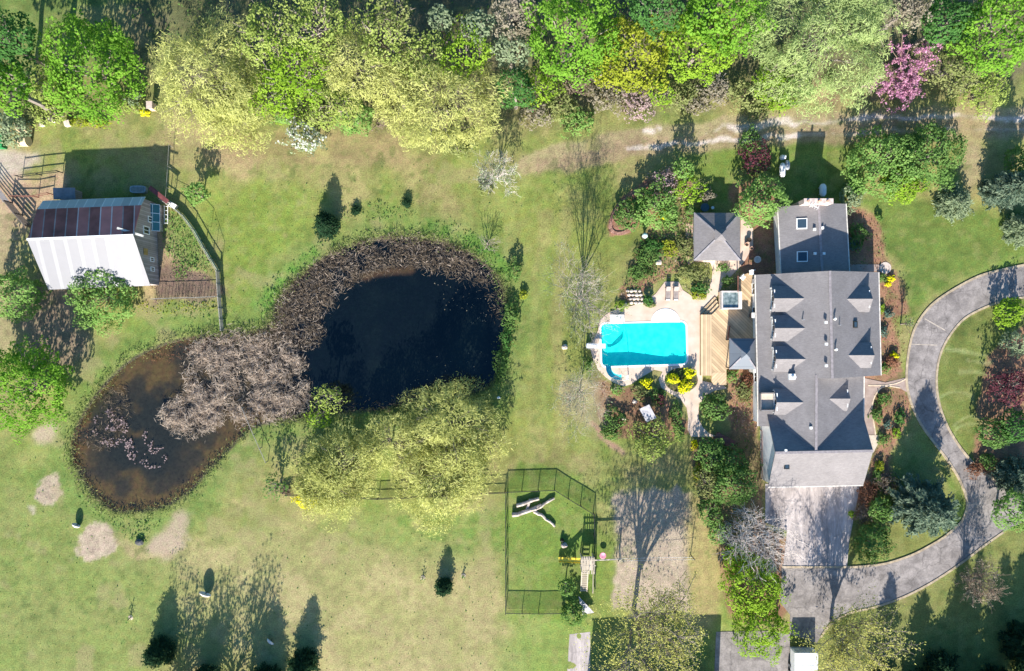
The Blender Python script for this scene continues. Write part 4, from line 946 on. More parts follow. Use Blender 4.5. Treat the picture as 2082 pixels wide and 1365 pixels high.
# fan of white entry steps and the white box beside it
b = MB(); sc_ = G(1353, 657)
for k, r in enumerate((1.85, 1.45, 1.05)):
    b.prism([(sc_.x+r*math.cos(a), sc_.y+.08+r*.95*math.sin(a)) for a in np.linspace(0, math.pi, 17)], .02, .065+.004*k)
b.build('entry_steps', mat('white_gelcoat', (.88,.88,.87), .35, .02, 3), pool)
t = thing('pump_cover', G(1254, 649), 'white square lid on the patio at the north edge of the pool', 'lid')
b = MB(); q = G(1254, 649); b.box((q.x, q.y, .16), (1.72, 1.0, .30)); b.build('box', mat('white_gelcoat', (.88,.88,.87)), t); b = MB(); b.box((q.x, q.y, .335), (1.80, 1.08, .05)); b.build('lid', trim_w, t)
t = thing('diving_board', G(1205, 704), 'white diving board overhanging the west end of the pool', 'diving board')
a, c = G(1192, 703.5, .62), G(1231, 704, .66); b = MB(); b.bar(a, c, .58, .06); b.build('board', trim_w, t)
b = MB(); q = G(1200, 703.5); b.box((q.x, q.y, .29), (1.1, .5, .58)); b.build('stand', trim_w, t)
b = MB()
for s in (-1, 1): b.tube([(q.x-.4,q.y+s*.36,.02),(q.x-.4,q.y+s*.36,.95),(q.x+.7,q.y+s*.36,.95),(q.x+.7,q.y+s*.36,.02)], .025, 6)
b.build('handrail', steel, t)
t = thing('pool_slide', G(1250, 760), 'curved turquoise water slide at the south west corner of the pool', 'slide')
sl = smooth_poly([(1236.5,743),(1238,754),(1245,763),(1256,767),(1264,767)], 5, False); b = MB(); m_ = len(sl); vs = []
for i, (x, y) in enumerate(sl):
    z = .32+1.5*(i/(m_-1))**1.0; P = G(x, y, z); Q = G(*sl[min(i+1, m_-1)], z); O = G(*sl[max(i-1, 0)], z); d = (Q-O).normalized(); n2 = Vector((-d.y, d.x, 0))
    for s, zz in ((-.34,.22),(-.24,0),(.24,0),(.34,.22)): vs.append(P+n2*s+Vector((0,0,zz)))
b.add(vs, [(4*i+k, 4*i+k+1, 4*i+k+5, 4*i+k+4) for i in range(m_-1) for k in range(3)]); b.build('chute', mat('aqua_fibreglass', (.05,.55,.60), .3, .04, 3), t)
q = G(1266, 767); b = MB()
for s in (-.28, .28): b.tube([(q.x+.75,q.y+s,0),(q.x+.05,q.y+s,1.8),(q.x-.3,q.y+s,2.2)], .035, 6)
for k in range(5): b.tube([(q.x+.68-.13*k,q.y-.28,.25+.34*k),(q.x+.68-.13*k,q.y+.28,.25+.34*k)], .03, 6)
b.build('ladder', trim_w, t)
def lounger(px, py, label):
    q = G(px, py); t = thing('sun_lounger', q, label, 'sun lounger', 'sun loungers by the pool')
    fr_ = mat('lounger_frame', (.16,.12,.10), .6); b = MB()
    for s in (-.3, .3): b.bar((q.x+s, q.y-.95, .32), (q.x+s, q.y+.75, .32), .05)
    b.build('frame', fr_, t)
    b = MB(); b.box((q.x, q.y-.42, .36), (.56, 1.1, .06)); b.build('seat', mat('lounger_sling', (.30,.25,.225), .8), t)
    b = MB(); b.box((q.x, q.y+.44, .56), (.56, .78, .05), rx=R_(38)); b.build('backrest', mat('lounger_sling', (.30,.25,.225)), t)
    for sx_ in (-.3, .3):
        for sy_ in (-.85, .65): b = MB(); b.bar((q.x+sx_, q.y+sy_, 0), (q.x+sx_, q.y+sy_, .3), .05); b.build('leg', fr_, t)
    b = MB(); b.box((q.x, q.y-.9, .41), (.5, .16, .05)); b.build('towel', trim_w, t)
lounger(1357, 596, 'brown sling sun lounger on the patio, the one next to the rockery'); lounger(1373, 596, 'brown sling sun lounger on the patio, the one nearer the deck stairs')
# garden swing bench on the mulch south of the pool
q = G(1312, 838); t = thing('canopy_bench', q, 'tilted grey board canopy over a garden bench on orange mulch', 'bench'); ang = R_(-62)
u = Vector((math.cos(ang), math.sin(ang), 0)); v = Vector((-u.y, u.x, 0))
b = MB(); b.add([q+u*x+v*y+Vector((0,0,z)) for x, y, z in ((-.95,-.65,1.45),(.95,-.65,1.45),(.95,.65,1.85),(-.95,.65,1.85),(-.95,-.65,1.39),(.95,-.65,1.39),(.95,.65,1.79),(-.95,.65,1.79))], [(0,1,2,3),(7,6,5,4),(0,4,5,1),(1,5,6,2),(2,6,7,3),(3,7,4,0)]); b.build('canopy', mat('grey_canvas', (.36,.35,.37), .9), t)
b = MB(); b.add([q+u*x+v*y+Vector((0,0,z)) for x, y, z in ((-.8,-.3,.45),(.8,-.3,.45),(.8,.3,.45),(-.8,.3,.45))], [(0,1,2,3)]); b.bar(q-u*.8+v*.3+Vector((0,0,.75)), q+u*.8+v*.3+Vector((0,0,.75)), .06, .4); b.build('seat', greywood, t)
for s in (-1, 1):
    for k in (-1, 1): b = MB(); b.bar(q+u*s*.85+v*k*.5, q+u*s*.85+v*k*.5+Vector((0,0,1.4 if k < 0 else 1.72)), .07); b.build('post', greywood, t)

# ------------------------------------------------------------------ barn
barn = thing('barn', G(215, 500), 'old barn with white metal south roof and rusty purple north roof', 'barn')
aB, bB = G(55, 487, 5.9), G(271, 478.5, 5.9)
wh = striped('white_metal_roof', (.205,.205,.218), (.25,.25,.262), .62, 'X', R_(8), .45, .28, var=.05, metal=.1, bump=.5)
ru_ = striped('rusty_metal_roof', (.40,.135,.115), (.50,.40,.38), .75, 'X', R_(-14), .7, .10, var=.45, bump=.5, nscale=.7)
pale = striped('pale_metal_roof', (.34,.42,.46), (.50,.56,.58), .9, 'X', R_(-6), .5, .12, var=.12)
barnwood = striped('barn_boards', (.34,.29,.28), (.18,.15,.15), 4.0, 'Y', 0, .95, .12, var=.2)
pB = [(-5.75,2.5),(0,5.9),(3.95,3.93),(5.2,2.85)]
for nm, k, m_ in (('white_roof',0,wh),('rusty_roof',1,ru_),('lean_to_roof',2,pale)):
    b = MB(); prof_extrude(b, aB, bB, pB[k:k+2], .1); b.build(nm, m_, barn)
b = MB(); prof_walls(b, aB, bB, pB, .1, .25, -.05, .2); bw = b.build('wall', barnwood, barn)
d, p = frame_of(aB, bB); E0 = Vector((bB.x, bB.y, 0))-d*.2
window_on(barn, E0+p*1.1+Vector((0,0,2.6)), d[:2], .9, 1.3); window_on(barn, E0-p*2.4+Vector((0,0,1.5)), d[:2], .5, .8); window_on(barn, E0-p*3.6+Vector((0,0,1.5)), d[:2], .5, .8)
window_on(barn, E0+p*2.6+Vector((0,0,1.4)), d[:2], .7, 1.3)
b = MB(); b.box(E0-p*1.6+d*.04+Vector((0,0,3.0)), (.08,.8,.9)); b.build('hatch', mat('ochre_board', (.33,.22,.08), .8), barn)
b = MB(); b.bar(bB+Vector((0,0,.05)), aB+Vector((0,0,.05)), .25, .05); b.build('ridge_cap', trim_w, barn)
t = thing('plank', G(266, 472, 5), 'long weathered plank lying slantwise across the barn roof end', 'plank')
b = MB(); b.bar(G(238, 464, 5.62), G(292, 480.5, 5.55), .26, .06); b.build('board', mat('silver_wood', (.50,.50,.46), .9, .2, 3), t)
# bits round the barn
t = thing('stock_shelter', G(131, 394), 'blue grey flat topped shelter against the barn back wall', 'shelter'); b = MB(); q = G(131, 394, 1.6)
b.box((q.x, q.y, 1.62), (2.75, 1.45, .08), rx=R_(4)); b.build('roof', mat('blue_grey_sheet', (.20,.20,.215), .85, .1, 2), t); b = MB(); b.box((q.x, q.y, .75), (2.45, 1.1, 1.5)); b.build('wall', barnwood, t)
t = thing('water_trough', G(285, 388), 'grey metal stock tank standing behind the barn corner', 'trough'); q = G(285, 387)
b = MB(); b.prism([(q.x+1.0*math.copysign(abs(math.cos(a))**.5, math.cos(a)), q.y+.45*math.copysign(abs(math.sin(a))**.5, math.sin(a))) for a in np.linspace(0, 6.283, 21)[:-1]], 0, .6); b.build('tank', steel, t)
b = MB(); b.prism([(q.x+.9*math.copysign(abs(math.cos(a))**.5, math.cos(a)), q.y+.36*math.copysign(abs(math.sin(a))**.5, math.sin(a))) for a in np.linspace(0, 6.283, 21)[:-1]], .585, .61); b.build('water', mat('trough_water', (.22,.23,.22), .5), t)
t = thing('red_canopy', G(322, 395), 'long red metal canopy strip running off the barn corner', 'canopy'); b = MB(); b.bar(G(304, 381, 1.9), G(341, 411, 1.9), .55, .07); b.build('roof', mat('red_metal', (.15,.045,.045), .6), t)
for f in (.05, .95):
    b = MB(); q = G(304+37*f, 381+30*f, 1.85); b.bar((q.x, q.y, 0), (q.x, q.y, 1.83), .09); b.build('post', barnwood, t)
t = thing('cold_frame', G(320, 440), 'lean to cold frame of teal glass against the barn east wall', 'cold frame'); b = MB(); x0, x1 = G(310, 440).x, G(331, 440).x; y0, y1 = G(0, 419).y, G(0, 472).y
b.add([(x0,y1,1.7),(x1,y1,.7),(x1,y0,.7),(x0,y0,1.7)], [(0,1,2,3)]); b.build('glass', glassy('teal_glass', (.05,.15,.16), .1), t)
b = MB()
for f in (0,.33,.66,1): b.bar((x0,y1+(y0-y1)*f,1.75),(x1,y1+(y0-y1)*f,.75),.07)
for f in (0,.5,1): b.bar((x0+(x1-x0)*f,y1,1.76-f),(x0+(x1-x0)*f,y0,1.76-f),.06)
b.build('frame', mat('pale_blue_paint', (.55,.66,.70), .6), t); b = MB(); b.box(((x0+x1)/2+.2, (y0+y1)/2, .33), (x1-x0-.4, y0-y1, .66)); b.build('base', barnwood, t)
t = thing('trellis', G(338, 440), 'white ladder shaped trellis lying beside the cold frame', 'trellis'); b = MB()
for s in (334, 341): b.bar(G(s, 418, .3), G(s, 456, .3), .06)
for k in range(5): b.bar(G(334, 420+k*8.5, .33), G(341, 420+k*8.5, .33), .05)
b.build('lattice', trim_w, t)
t = thing('beehive', G(358, 420), 'small cream box with sloping top beside the garden fence', 'hive'); q = G(356, 420)
b = MB(); b.box((q.x, q.y, .35), (.75,.55,.7), rz=-.5); b.build('body', cream, t); b = MB(); b.box((q.x, q.y, .74), (.85,.65,.08), rz=-.5, ry=.12); b.build('lid', trim_w, t); b = MB(); b.box((q.x-.75, q.y+.3, .3), (.3,.35,.6), rz=-.5); b.build('side_box', cream, t)

# ------------------------------------------------------------------ fences
def rail_fence(name, pts, h, rails, step, m, label, wid=.06, group=None, picket=False, panel=None):
    P = [G(*p) for p in pts]; c = sum(P, Vector())/len(P); t = thing(name, (c.x, c.y, 0), label, 'fence', group); n = 0
    for a, b_ in zip(P[:-1], P[1:]):
        ln = (b_-a).length; k = max(1, int(round(ln/step)))
        for i in range(k+(1 if b_ == P[-1] else 0)):
            q = a+(b_-a)*i/k; b = MB(); b.bar((q.x, q.y, -.1), (q.x, q.y, h+.06), wid*1.3); b.build('post', m, t); n += 1
    for r in range(rails):
        z = h*(r+1)/rails-.04*(rails > 1); b = MB()
        for a, b_ in zip(P[:-1], P[1:]): b.bar(a+Vector((0,0,z)), b_+Vector((0,0,z)), wid)
        b.build('rail', m, t)
    if panel:
        b = MB()
        for a, b_ in zip(P[:-1], P[1:]): b.add([a+Vector((0,0,.03)), b_+Vector((0,0,.03)), b_+Vector((0,0,h-.03)), a+Vector((0,0,h-.03))], [(0,1,2,3)])
        b.build('mesh_panel', panel, t)
    if picket:
        b = MB()
        for a, b_ in zip(P[:-1], P[1:]):
            k = int((b_-a).length/.4)
            for i in range(k): q = a+(b_-a)*(i+.5)/k; b.bar((q.x, q.y, 0), (q.x, q.y, h*(.8+.25*((i*7)%5)/5)), .05)
        b.build('picket', m, t)
    return t
link = net_mat('chain_link_mesh', (.02,.03,.025), .66)
rail_fence('dog_run_fence', [(1028,1241),(1028,997),(1127,993),(1155,1011),(1180,1026),(1206,1042),(1208,1130),(1208,1190)], 1.25, 1, 2.3, black_m, 'black chain link fence round the grassy dog run', .07, panel=link)
rail_fence('wire_fence', [(1028,1240),(1095,1241),(1147,1240)], 1.2, 1, 2.6, black_m, 'black wire fence closing the south side of the dog run', .06, panel=link)
rail_fence('field_fence', [(585,1004),(700,1008),(770,1012),(860,1008),(1026,999)], 1.1, 2, 2.6, black_m, 'dark rail fence running under the pale willows to the dog run', .06, panel=link)
lich = mat('lichen_board', (.36,.42,.33), .9, .15, 2)
gf = rail_fence('garden_fence', [(333,409),(352,421),(374,438),(397,468),(418,505),(446,551)], 1.15, 2, 2.2, mat('grey_post', (.26,.25,.22), .9), 'curving pale green board fence beside the kitchen garden', .07)
b = MB(); P_ = [G(*p) for p in [(333,409),(352,421),(374,438),(397,468),(418,505),(446,551)]]
for a, c in zip(P_[:-1], P_[1:]): b.bar(a+Vector((0,0,.36)), c+Vector((0,0,.36)), .045, .62)
b.build('board', lich, gf)
rail_fence('garden_wall_fence', [(447,553),(450,605),(456,672)], 1.15, 3, 1.6, mat('grey_post', (.26,.25,.22)), 'straight weathered fence from the garden corner down to the pond', .09, panel=net_mat('garden_net', (.2,.22,.17), .35))
rail_fence('picket_fence', [(316,609),(360,607),(405,606),(445,604)], 1.1, 1, 2.4, mat('grey_post', (.26,.25,.22)), 'rough picket fence on the south side of the kitchen garden', .05, picket=True)
rail_fence('wire_line_fence', [(345,408),(347,385),(352,300)], 1.1, 1, 2.8, mat('grey_post', (.26,.25,.22)), 'thin wire fence north of the barn corner', .035)
rail_fence('outer_garden_fence', [(352,404),(395,425),(430,462),(452,530)], 1.2, 1, 2.6, black_m, 'thin dark wire fence outside the curving board fence', .03)
rail_fence('stock_gate', [(-30,345),(24,415)], 1.45, 6, 2.5, steel, 'steel pipe gate of many rails at the west edge of the yard', .06)
rail_fence('timber_corral', [(25,413),(45,438),(66,462)], 1.5, 5, 1.7, mat('dark_timber', (.12,.10,.085), .9), 'dark timber corral fence beside the barn west end', .13)
rail_fence('yard_fence', [(46,362),(85,357),(128,352)], 1.3, 2, 2.2, black_m, 'dark two rail fence in the yard north of the barn', .07)
rail_fence('barn_pen_fence', [(32,402),(78,402),(108,396)], 1.2, 2, 2.5, redwood, 'reddish pen rails joining the barn to the corral', .07)
rail_fence('south_fence', [(497,828),(520,882),(545,938)], .9, 1, 2.4, mat('grey_post', (.26,.25,.22)), 'low grey rail running down from the pond bank', .06)

# ------------------------------------------------------------------ vehicle
t = thing('cargo_trailer', G(1635, 1350), 'white box trailer cut off by the bottom edge on the paved drive', 'trailer'); x0, x1 = G(1606, 1318, .45).x, G(1654, 1318, .45).x; yN = G(0, 1318, .45).y
xa, xb = x0+.05, x1-.05; b = MB(); b.box(((xa+xb)/2, yN-2.4, 1.15), (xb-xa, 4.8, 1.4)); bd = b.build('body', mat('white_enamel', (.80,.80,.79), .3, .02, 3, spec=.5), t)
b = MB()
for k in range(1, 6): b.box(((xa+xb)/2, yN-.8*k, 1.86), (xb-xa-.1, .05, .03))
b.build('roof_seam', trim_w, t)
b = MB(); b.box(((xa+xb)/2-.6, yN+.02, 1.12), (1.1, .05, 1.2)); b.box(((xa+xb)/2+.6, yN+.02, 1.12), (1.1, .05, 1.2)); b.build('door', mat('trailer_door', (.42,.45,.42), .4), t)
b = MB(); b.box(((xa+xb)/2, yN+.06, .42), (xb-xa, .14, .12)); b.build('bumper', steel, t)
for s in (xa-.02, xb+.02):
    for y in (yN-2.2, yN-3.1):
        b = MB(); b.tube([(s-.11, y, .33), (s+.11, y, .33)], .33, 16); wl = b.build('wheel', black_m, t); b = MB(); b.tube([(s-.12, y, .33), (s+.12, y, .33)], .18, 12); b.build('rim', steel, wl)
# garage just below the frame, whose roof throws the two long blue shadows up the pavement
t = thing('workshop', G(1323, 1440), 'workshop at the bottom edge under the yellowish tree', 'workshop'); aK, bK = G(1190, 1420), G(1447, 1412); b = MB(); prof_extrude(b, aK, bK, [(-5,2.6),(0,5.0),(2.6,3.75)], .15); b.build('roof', shingle, t)
b = MB(); prof_walls(b, aK, bK, [(-5,2.6),(0,5.0),(2.6,3.75)], .15, .25, 0, .2); b.build('wall', white_m, t)
tag(sheet('workshop_apron', gpoly([(1158,1290),(1200,1285),(1200,1420),(1150,1420)]), .012, slab), kind='structure')

# ------------------------------------------------------------------ play area
pt = striped('pale_play_timber', (.50,.43,.34), (.30,.25,.20), 6, 'X', 0, .85, .12, var=.12)
t = thing('play_tower', G(1191, 1165), 'wooden play tower with yellow slide, ladder and swing beam', 'play tower'); zt = 1.5
a, c = G(1181, 1132, zt), G(1208, 1160, zt); cx_, cy_ = (a.x+c.x)/2, (a.y+c.y)/2; W_, D_ = c.x-a.x, a.y-c.y
b = MB(); b.box((cx_, cy_, zt-.05), (W_, D_, .1)); b.build('platform', pt, t)
for x in (a.x+.08, c.x-.08):
    for y in (a.y-.08, c.y+.08): b = MB(); b.box((x, y, 1.2), (.13,.13,2.4)); b.build('post', pt, t)
b = MB()
for k in range(6): b.box((a.x+.1+(W_-.2)*k/5, cy_, 2.35), (.11, D_+.35, .07))
b.bar((a.x-.1, cy_, 2.3), (c.x+.1, cy_, 2.3), .1); b.bar((a.x-.1, cy_+.7, 2.3), (c.x+.1, cy_+.7, 2.3), .1); b.build('roof_slat', pt, t)
b = MB(); x0, x1 = a.x+.12, a.x+.92
for x in (x0, x1): b.bar((x, c.y, zt), (x, c.y-3.15, .1), .09, .14)
lad = b.build('stringer', pt, t); b = MB()
for k in range(10): f = (k+.5)/10; b.box(((x0+x1)/2, c.y-3.15*f, zt-(zt-.1)*f+.02), (x1-x0, .2, .05))
b.build('rung', pt, lad)
b = MB(); b.bar((c.x-.05, c.y, .95), (c.x-.05, c.y-3.2, .6), .08); b.bar((c.x-.05, c.y-3.2, 0), (c.x-.05, c.y-3.2, .6), .08); b.build('side_rail', pt, t)
b = MB(); s0, s1 = G(1180, 1140, zt), G(1136, 1137.5, .25); vs = []
for i in range(7):
    f = i/6; q = s0.lerp(s1, f); q.z = zt-(zt-.22)*(f**.9)
    for dy, dz in ((-.33,.2),(-.27,0),(.27,0),(.33,.2)): vs.append(q+Vector((0,dy,dz)))
b.add(vs, [(4*i+k, 4*i+k+1, 4*i+k+5, 4*i+k+4) for i in range(6) for k in range(3)]); b.build('slide_chute', mat('yellow_plastic', (.72,.55,.06), .4, .04, 3), t)
b = MB(); q0, q1 = G(1208, 1139.5, 2.2), G(1264, 1137, 2.2); b.bar(q0, q1, .14, .14); bm_ = b.build('swing_beam', pt, t)
for s in (-1, 1): b = MB(); b.bar(q1+Vector((-.1,0,0)), (q1.x, q1.y+s*1.0, 0), .1); b.build('beam_leg', pt, t)
q = G(1229, 1130); t = thing('saucer_swing', q, 'round pink saucer swing hanging beside the play tower', 'swing'); yq = q0.lerp(q1, .38)
b = MB(); b.lathe((yq.x, yq.y, .5), [(.05,0),(.36,.03),(.42,.1),(.38,.12),(.05,.05)], 18); b.build('seat', mat('pink_plastic', (.75,.28,.38), .5), t)
b = MB()
for s in (-.36, .36): b.tube([(yq.x+s, yq.y, .6), (yq.x, yq.y, 2.1)], .015, 4)
b.build('rope', trim_w, t)
t = thing('tarp', G(1190, 1225), 'grey triangular tarpaulin stretched at the foot of the play ladder', 'tarpaulin'); b = MB(); b.add([G(1176,1212,1.0), G(1208,1246,.5), G(1184,1250,.4)], [(0,2,1)]); b.add([G(1176,1212,.96), G(1208,1246,.46), G(1184,1250,.36)], [(0,1,2)]); b.build('canvas', mat('grey_canvas', (.36,.35,.37)), t)
b = MB(); q = G(1176, 1212); b.bar((q.x, q.y, 0), (q.x, q.y, .98), .06); b.build('pole', black_m, t)
t = thing('volleyball_net', G(1328, 1134), 'volleyball posts and sagging net line across the sand court', 'net')
for x, y in ((1253,1131),(1404,1128)): b = MB(); q = G(x, y); b.tube([(q.x, q.y, 0), (q.x, q.y, 2.1)], .05, 8); b.build('post', black_m, t)
b = MB(); a, c = G(1253, 1131), G(1404, 1128)
for z in (1.1, 1.95): b.tube([a.lerp(c, i/8)+Vector((0,0,z-.15*math.sin(math.pi*i/8))) for i in range(9)], .014, 4)
b.build('cord', trim_w, t)
# fallen trunk in the dog run
t = thing('fallen_trunk', G(1085, 1035), 'bleached fallen tree trunk with forked limbs lying in the dog run', 'log'); rg = nrng(); ls = []; lw = mat('bleached_wood', (.40,.34,.29), .95, .25, 2, bump=.6)
for a, c, r in (((1041,1047),(1090,1035),.30),((1090,1035),(1127,1013),.20),((1050,1028),(1096,1014),.26),((1075,1038),(1100,1026),.2),((1085,1040),(1105,1050),.22),((1105,1050),(1128,1071),.18),((1070,1042),(1078,1015),.2)):
    limb(ls, G(*a, r), G(*c, r), r, r*.8, rg, 4, .02)
b = MB()
for pts, rad in ls: b.tube(pts, rad, 8)
b.build('trunk', lw, t)
rg_ = random.Random(8)
bk = MB(); edging([(1318,376),(1290,392),(1262,415),(1246,440),(1241,462),(1250,474),(1268,474),(1292,460)], .45, -.02, .10, None, bk); t = thing('brick_edging', G(1262, 430), 'curved red brown brick edging round the western garden bed', 'edging'); bk.build('bricks', mat('old_brick', (.20,.095,.07), .9, .2, 3, bump=.5, rgb2=(.40,.235,.18)), t)
def boulder(px, py, r, label, m=None, z=None, group=None, name='boulder'):
    t = thing(name, G(px, py), label, 'rock', group); b = MB(); q = G(px, py); b.blob((q.x, q.y, r*.35), (r, r*.8, z or r*.6), rg_, 9, 6, .35); b.build('stone', m or stone_m, t); return t
boulder(1147, 1108, .42, 'pale pinkish boulder on the dog run grass with black shadow blob beside it', None, .55); boulder(1143, 1098, .3, 'black blob put in for the shadow of the pale dog run boulder', black_m, .5)  # the black second blob stands in for the boulder's cast shadow

# ------------------------------------------------------------------ small yard things
def tank(name, px, py, ln, r, label, m, z=.75):
    q = G(px, py, z); t = thing(name, (q.x, q.y, 0), label, 'tank', 'pale tanks behind the house'); b = MB(); pts = []; rad = []
    for i in range(9): f = -1+2*i/8; pts.append((q.x, q.y+f*ln/2, z)); rad.append(r*max(.25, (1-abs(f)**5))**.5)
    b.tube(pts, rad, 14); b.build('vessel', m, t, True); b = MB(); b.tube([(q.x, q.y, z+r*.9), (q.x, q.y, z+r+.12)], .12, 8); b.build('dome', m, t)
    for s in (-1, 1): b = MB(); b.box((q.x, q.y+s*ln*.28, (z-r)/2), (r*1.1, .1, max(.05, z-r+.1))); b.build('foot', steel, t)
    return t
tankm = mat('tank_white', (.72,.72,.72), .4, .04, 3)
tank('propane_tank', 1591, 346, 1.75, .38, 'white propane tank in the sun beside the light green tree', tankm); tank('propane_tank', 1673, 387, 1.55, .42, 'pale tank in shade beside the stone chimney', tankm, .8); tank('propane_tank', 1601, 336, 1.2, .3, 'smaller grey white tank touching the sunlit propane tank', steel, .5)
boulder(1591, 321, .4, 'white rounded stone under the green branches north of the tanks', trim_w, .5)
t = thing('globe_ornament', G(1309, 481), 'pale blue green gazing globe standing in the lawn bed', 'garden globe'); q = G(1309, 481); b = MB(); b.blob((q.x, q.y, .75), (.36,.36,.36), rg_, 14, 9, 0); b.build('ball', mat('pale_glaze', (.60,.75,.70), .15, .05, 3, spec=.6), t, True); b = MB(); b.lathe((q.x, q.y, 0), [(.28,0),(.2,.1),(.12,.2),(.14,.42)], 14); b.build('pedestal', stone_m, t)
t = thing('patio_pot', G(1537, 529), 'white topped pot in the shade west of the north wing', 'pot'); q = G(1537, 529); b = MB(); b.lathe((q.x, q.y, 0), [(.3,0),(.42,.4),(.45,.62),(.38,.62),(.3,.5)], 16); b.build('bowl', mat('pale_glaze2', (.6,.52,.45), .5), t)
def pot(px, py, r, label, m, hgt=.5):
    t = thing('flower_pot', G(px, py), label, 'pot', 'pots round the patio'); q = G(px, py); b = MB(); b.lathe((q.x, q.y, 0), [(r*.6,0),(r*.9,hgt*.7),(r,hgt),(r*.85,hgt),(r*.7,hgt*.8)], 14); b.build('bowl', m, t); b = MB(); b.lathe((q.x, q.y, hgt*.75), [(r*.75,0),(r*.5,.05)], 12); b.build('soil', mat('pot_soil', (.05,.04,.03)), t)
clay = mat('clay_pot', (.45,.28,.2)); dark_c = mat('dark_glaze', (.05,.04,.035), .3)
pot(1521, 489, .3, 'dark round pot on the walk beside the garden house', dark_c); pot(1516, 498, .26, 'brown pot just south of the dark round pot', clay); pot(1526, 506, .24, 'clay pot nearest the shaded corner by the garden house', clay); pot(1461, 684, .2, 'small clay pot at the edge of the deck boards', clay)
def chair(px, py, rz, label, m):
    q = G(px, py, DZ); t = thing('deck_chair', q, label, 'chair', 'white seats on the deck'); c_, s_ = math.cos(rz), math.sin(rz); f = lambda x, y, z: (q.x+x*c_-y*s_, q.y+x*s_+y*c_, DZ+z)
    b = MB(); b.box(f(0,0,.42), (.55,.55,.06), rz=rz); b.build('seat', m, t); b = MB(); b.box(f(0,.27,.72), (.55,.06,.55), rz=rz); b.build('backrest', m, t)
    for x in (-.23,.23):
        for y in (-.23,.23): b = MB(); b.bar(f(x,y,0), f(x,y,.4), .05); b.build('leg', m, t)
chair(1508, 565, .9, 'white chair on the upper deck near the planting', trim_w); chair(1526, 555, 0, 'white chair at the north end of the deck by the house', trim_w)
t = thing('deck_box', G(1529, 645, DZ), 'white topped storage box against the house on the deck', 'storage box'); q = G(1530, 642, DZ); b = MB(); b.box((q.x, q.y, DZ+.5), (.85,.55,1.0)); b.build('body', mat('brown_box', (.14,.10,.08), .7), t); b = MB(); b.box((q.x, q.y, DZ+1.03), (.95,.65,.06)); b.build('lid', trim_w, t)
t = thing('downspout_box', G(1532, 754), 'white pillar box between gazebo and house wall', 'box'); q = G(1532, 754, 1); b = MB(); b.box((q.x, q.y, .9), (.5,.4,1.8)); b.build('body', trim_w, t); b = MB(); b.box((q.x, q.y, 1.83), (.58,.48,.06)); b.build('cap', trim_w, t)
t = thing('round_table', G(1430, 423), 'dark round table with chairs in the garden house shadow', 'table'); q = G(1430, 424); b = MB(); b.lathe((q.x, q.y, .7), [(.05,0),(.55,0),(.55,.04),(.05,.05)], 20); b.build('tabletop', glassy('table_glass', (.05,.07,.08)), t); b = MB(); b.tube([(q.x,q.y,0),(q.x,q.y,.7)], .05, 8); b.build('pedestal', black_m, t)
q = G(1447, 424); t = thing('stool', q, 'small white stool beside the dark round table', 'stool'); b = MB(); b.lathe((q.x, q.y, .42), [(.03,0),(.2,0),(.2,.04),(.03,.05)], 12); b.build('seat', trim_w, t)
for k in range(3): b = MB(); b.bar((q.x+.05*math.cos(k*2.1), q.y+.05*math.sin(k*2.1), .42), (q.x+.17*math.cos(k*2.1), q.y+.17*math.sin(k*2.1), 0), .03); b.build('leg', steel, t)
# footbridge by the south path
t = thing('footbridge', G(1474, 893), 'short red brown wooden footbridge off the end of the patio path', 'footbridge'); b = MB(); a, c = G(1455, 886, .35), G(1492, 905, .35); b.bar(a, c, 1.0, .08); b.build('board_deck', striped('red_planks', (.22,.10,.08), (.09,.045,.04), 5, 'Y'), t); d = (c-a).normalized(); n = Vector((-d.y, d.x, 0))
for s in (-1, 1):
    b = MB(); b.bar(a+n*s*.5+Vector((0,0,.75)), c+n*s*.5+Vector((0,0,.75)), .06)
    for k in range(4): q = a.lerp(c, k/3)+n*s*.5; b.bar(q, q+Vector((0,0,.73)), .06)
    b.build('handrail', redwood, t)
# pasture: round targets, cages, posts
def disc(px, py, r, rz, tilt, label):
    q = G(px, py); t = thing('round_target', q, label, 'target', 'round targets in the pasture'); m = Matrix.Translation((q.x, q.y, r*.95)) @ Matrix.Rotation(rz, 4, 'Z') @ Matrix.Rotation(R_(90)-tilt, 4, 'X')
    b = MB(); n = 22; vs = []; fs = []
    for j, (f, zz) in enumerate(((0,.22),(.5,.17),(.85,.06),(1,-.04))):
        vs += [m @ Vector((r*f*math.cos(6.283*k/n), r*f*math.sin(6.283*k/n), zz)) for k in range(n)]
    off = len(vs); vs += [v+m.to_3x3() @ Vector((0,0,.06)) for v in vs]
    for j in range(3):
        for k in range(n):
            a0, a1, b0, b1 = j*n+k, j*n+(k+1)%n, (j+1)*n+k, (j+1)*n+(k+1)%n; fs += [(a0,b0,b1,a1), (off+a0,off+a1,off+b1,off+b0)]
    fs += [(3*n+k, off+3*n+k, off+3*n+(k+1)%n, 3*n+(k+1)%n) for k in range(n)]
    b.add(vs, fs); b.build('face', mat('chalky_white', (.74,.66,.60), .7), t); b = MB(); b.bar((q.x, q.y, 0), m @ Vector((0,0,-.1)), .08); b.build('stand', black_m, t)
disc(422, 1204, .74, R_(-22), .18, 'white upright round target whose oval shadow lies among tree shadows'); disc(553, 1301, .55, R_(-40), .45, 'white upright round target inside the dark conifer shadow'); disc(160, 1066, .52, R_(-28), .12, 'pale upright round target beside the bare sand ring near the pond')
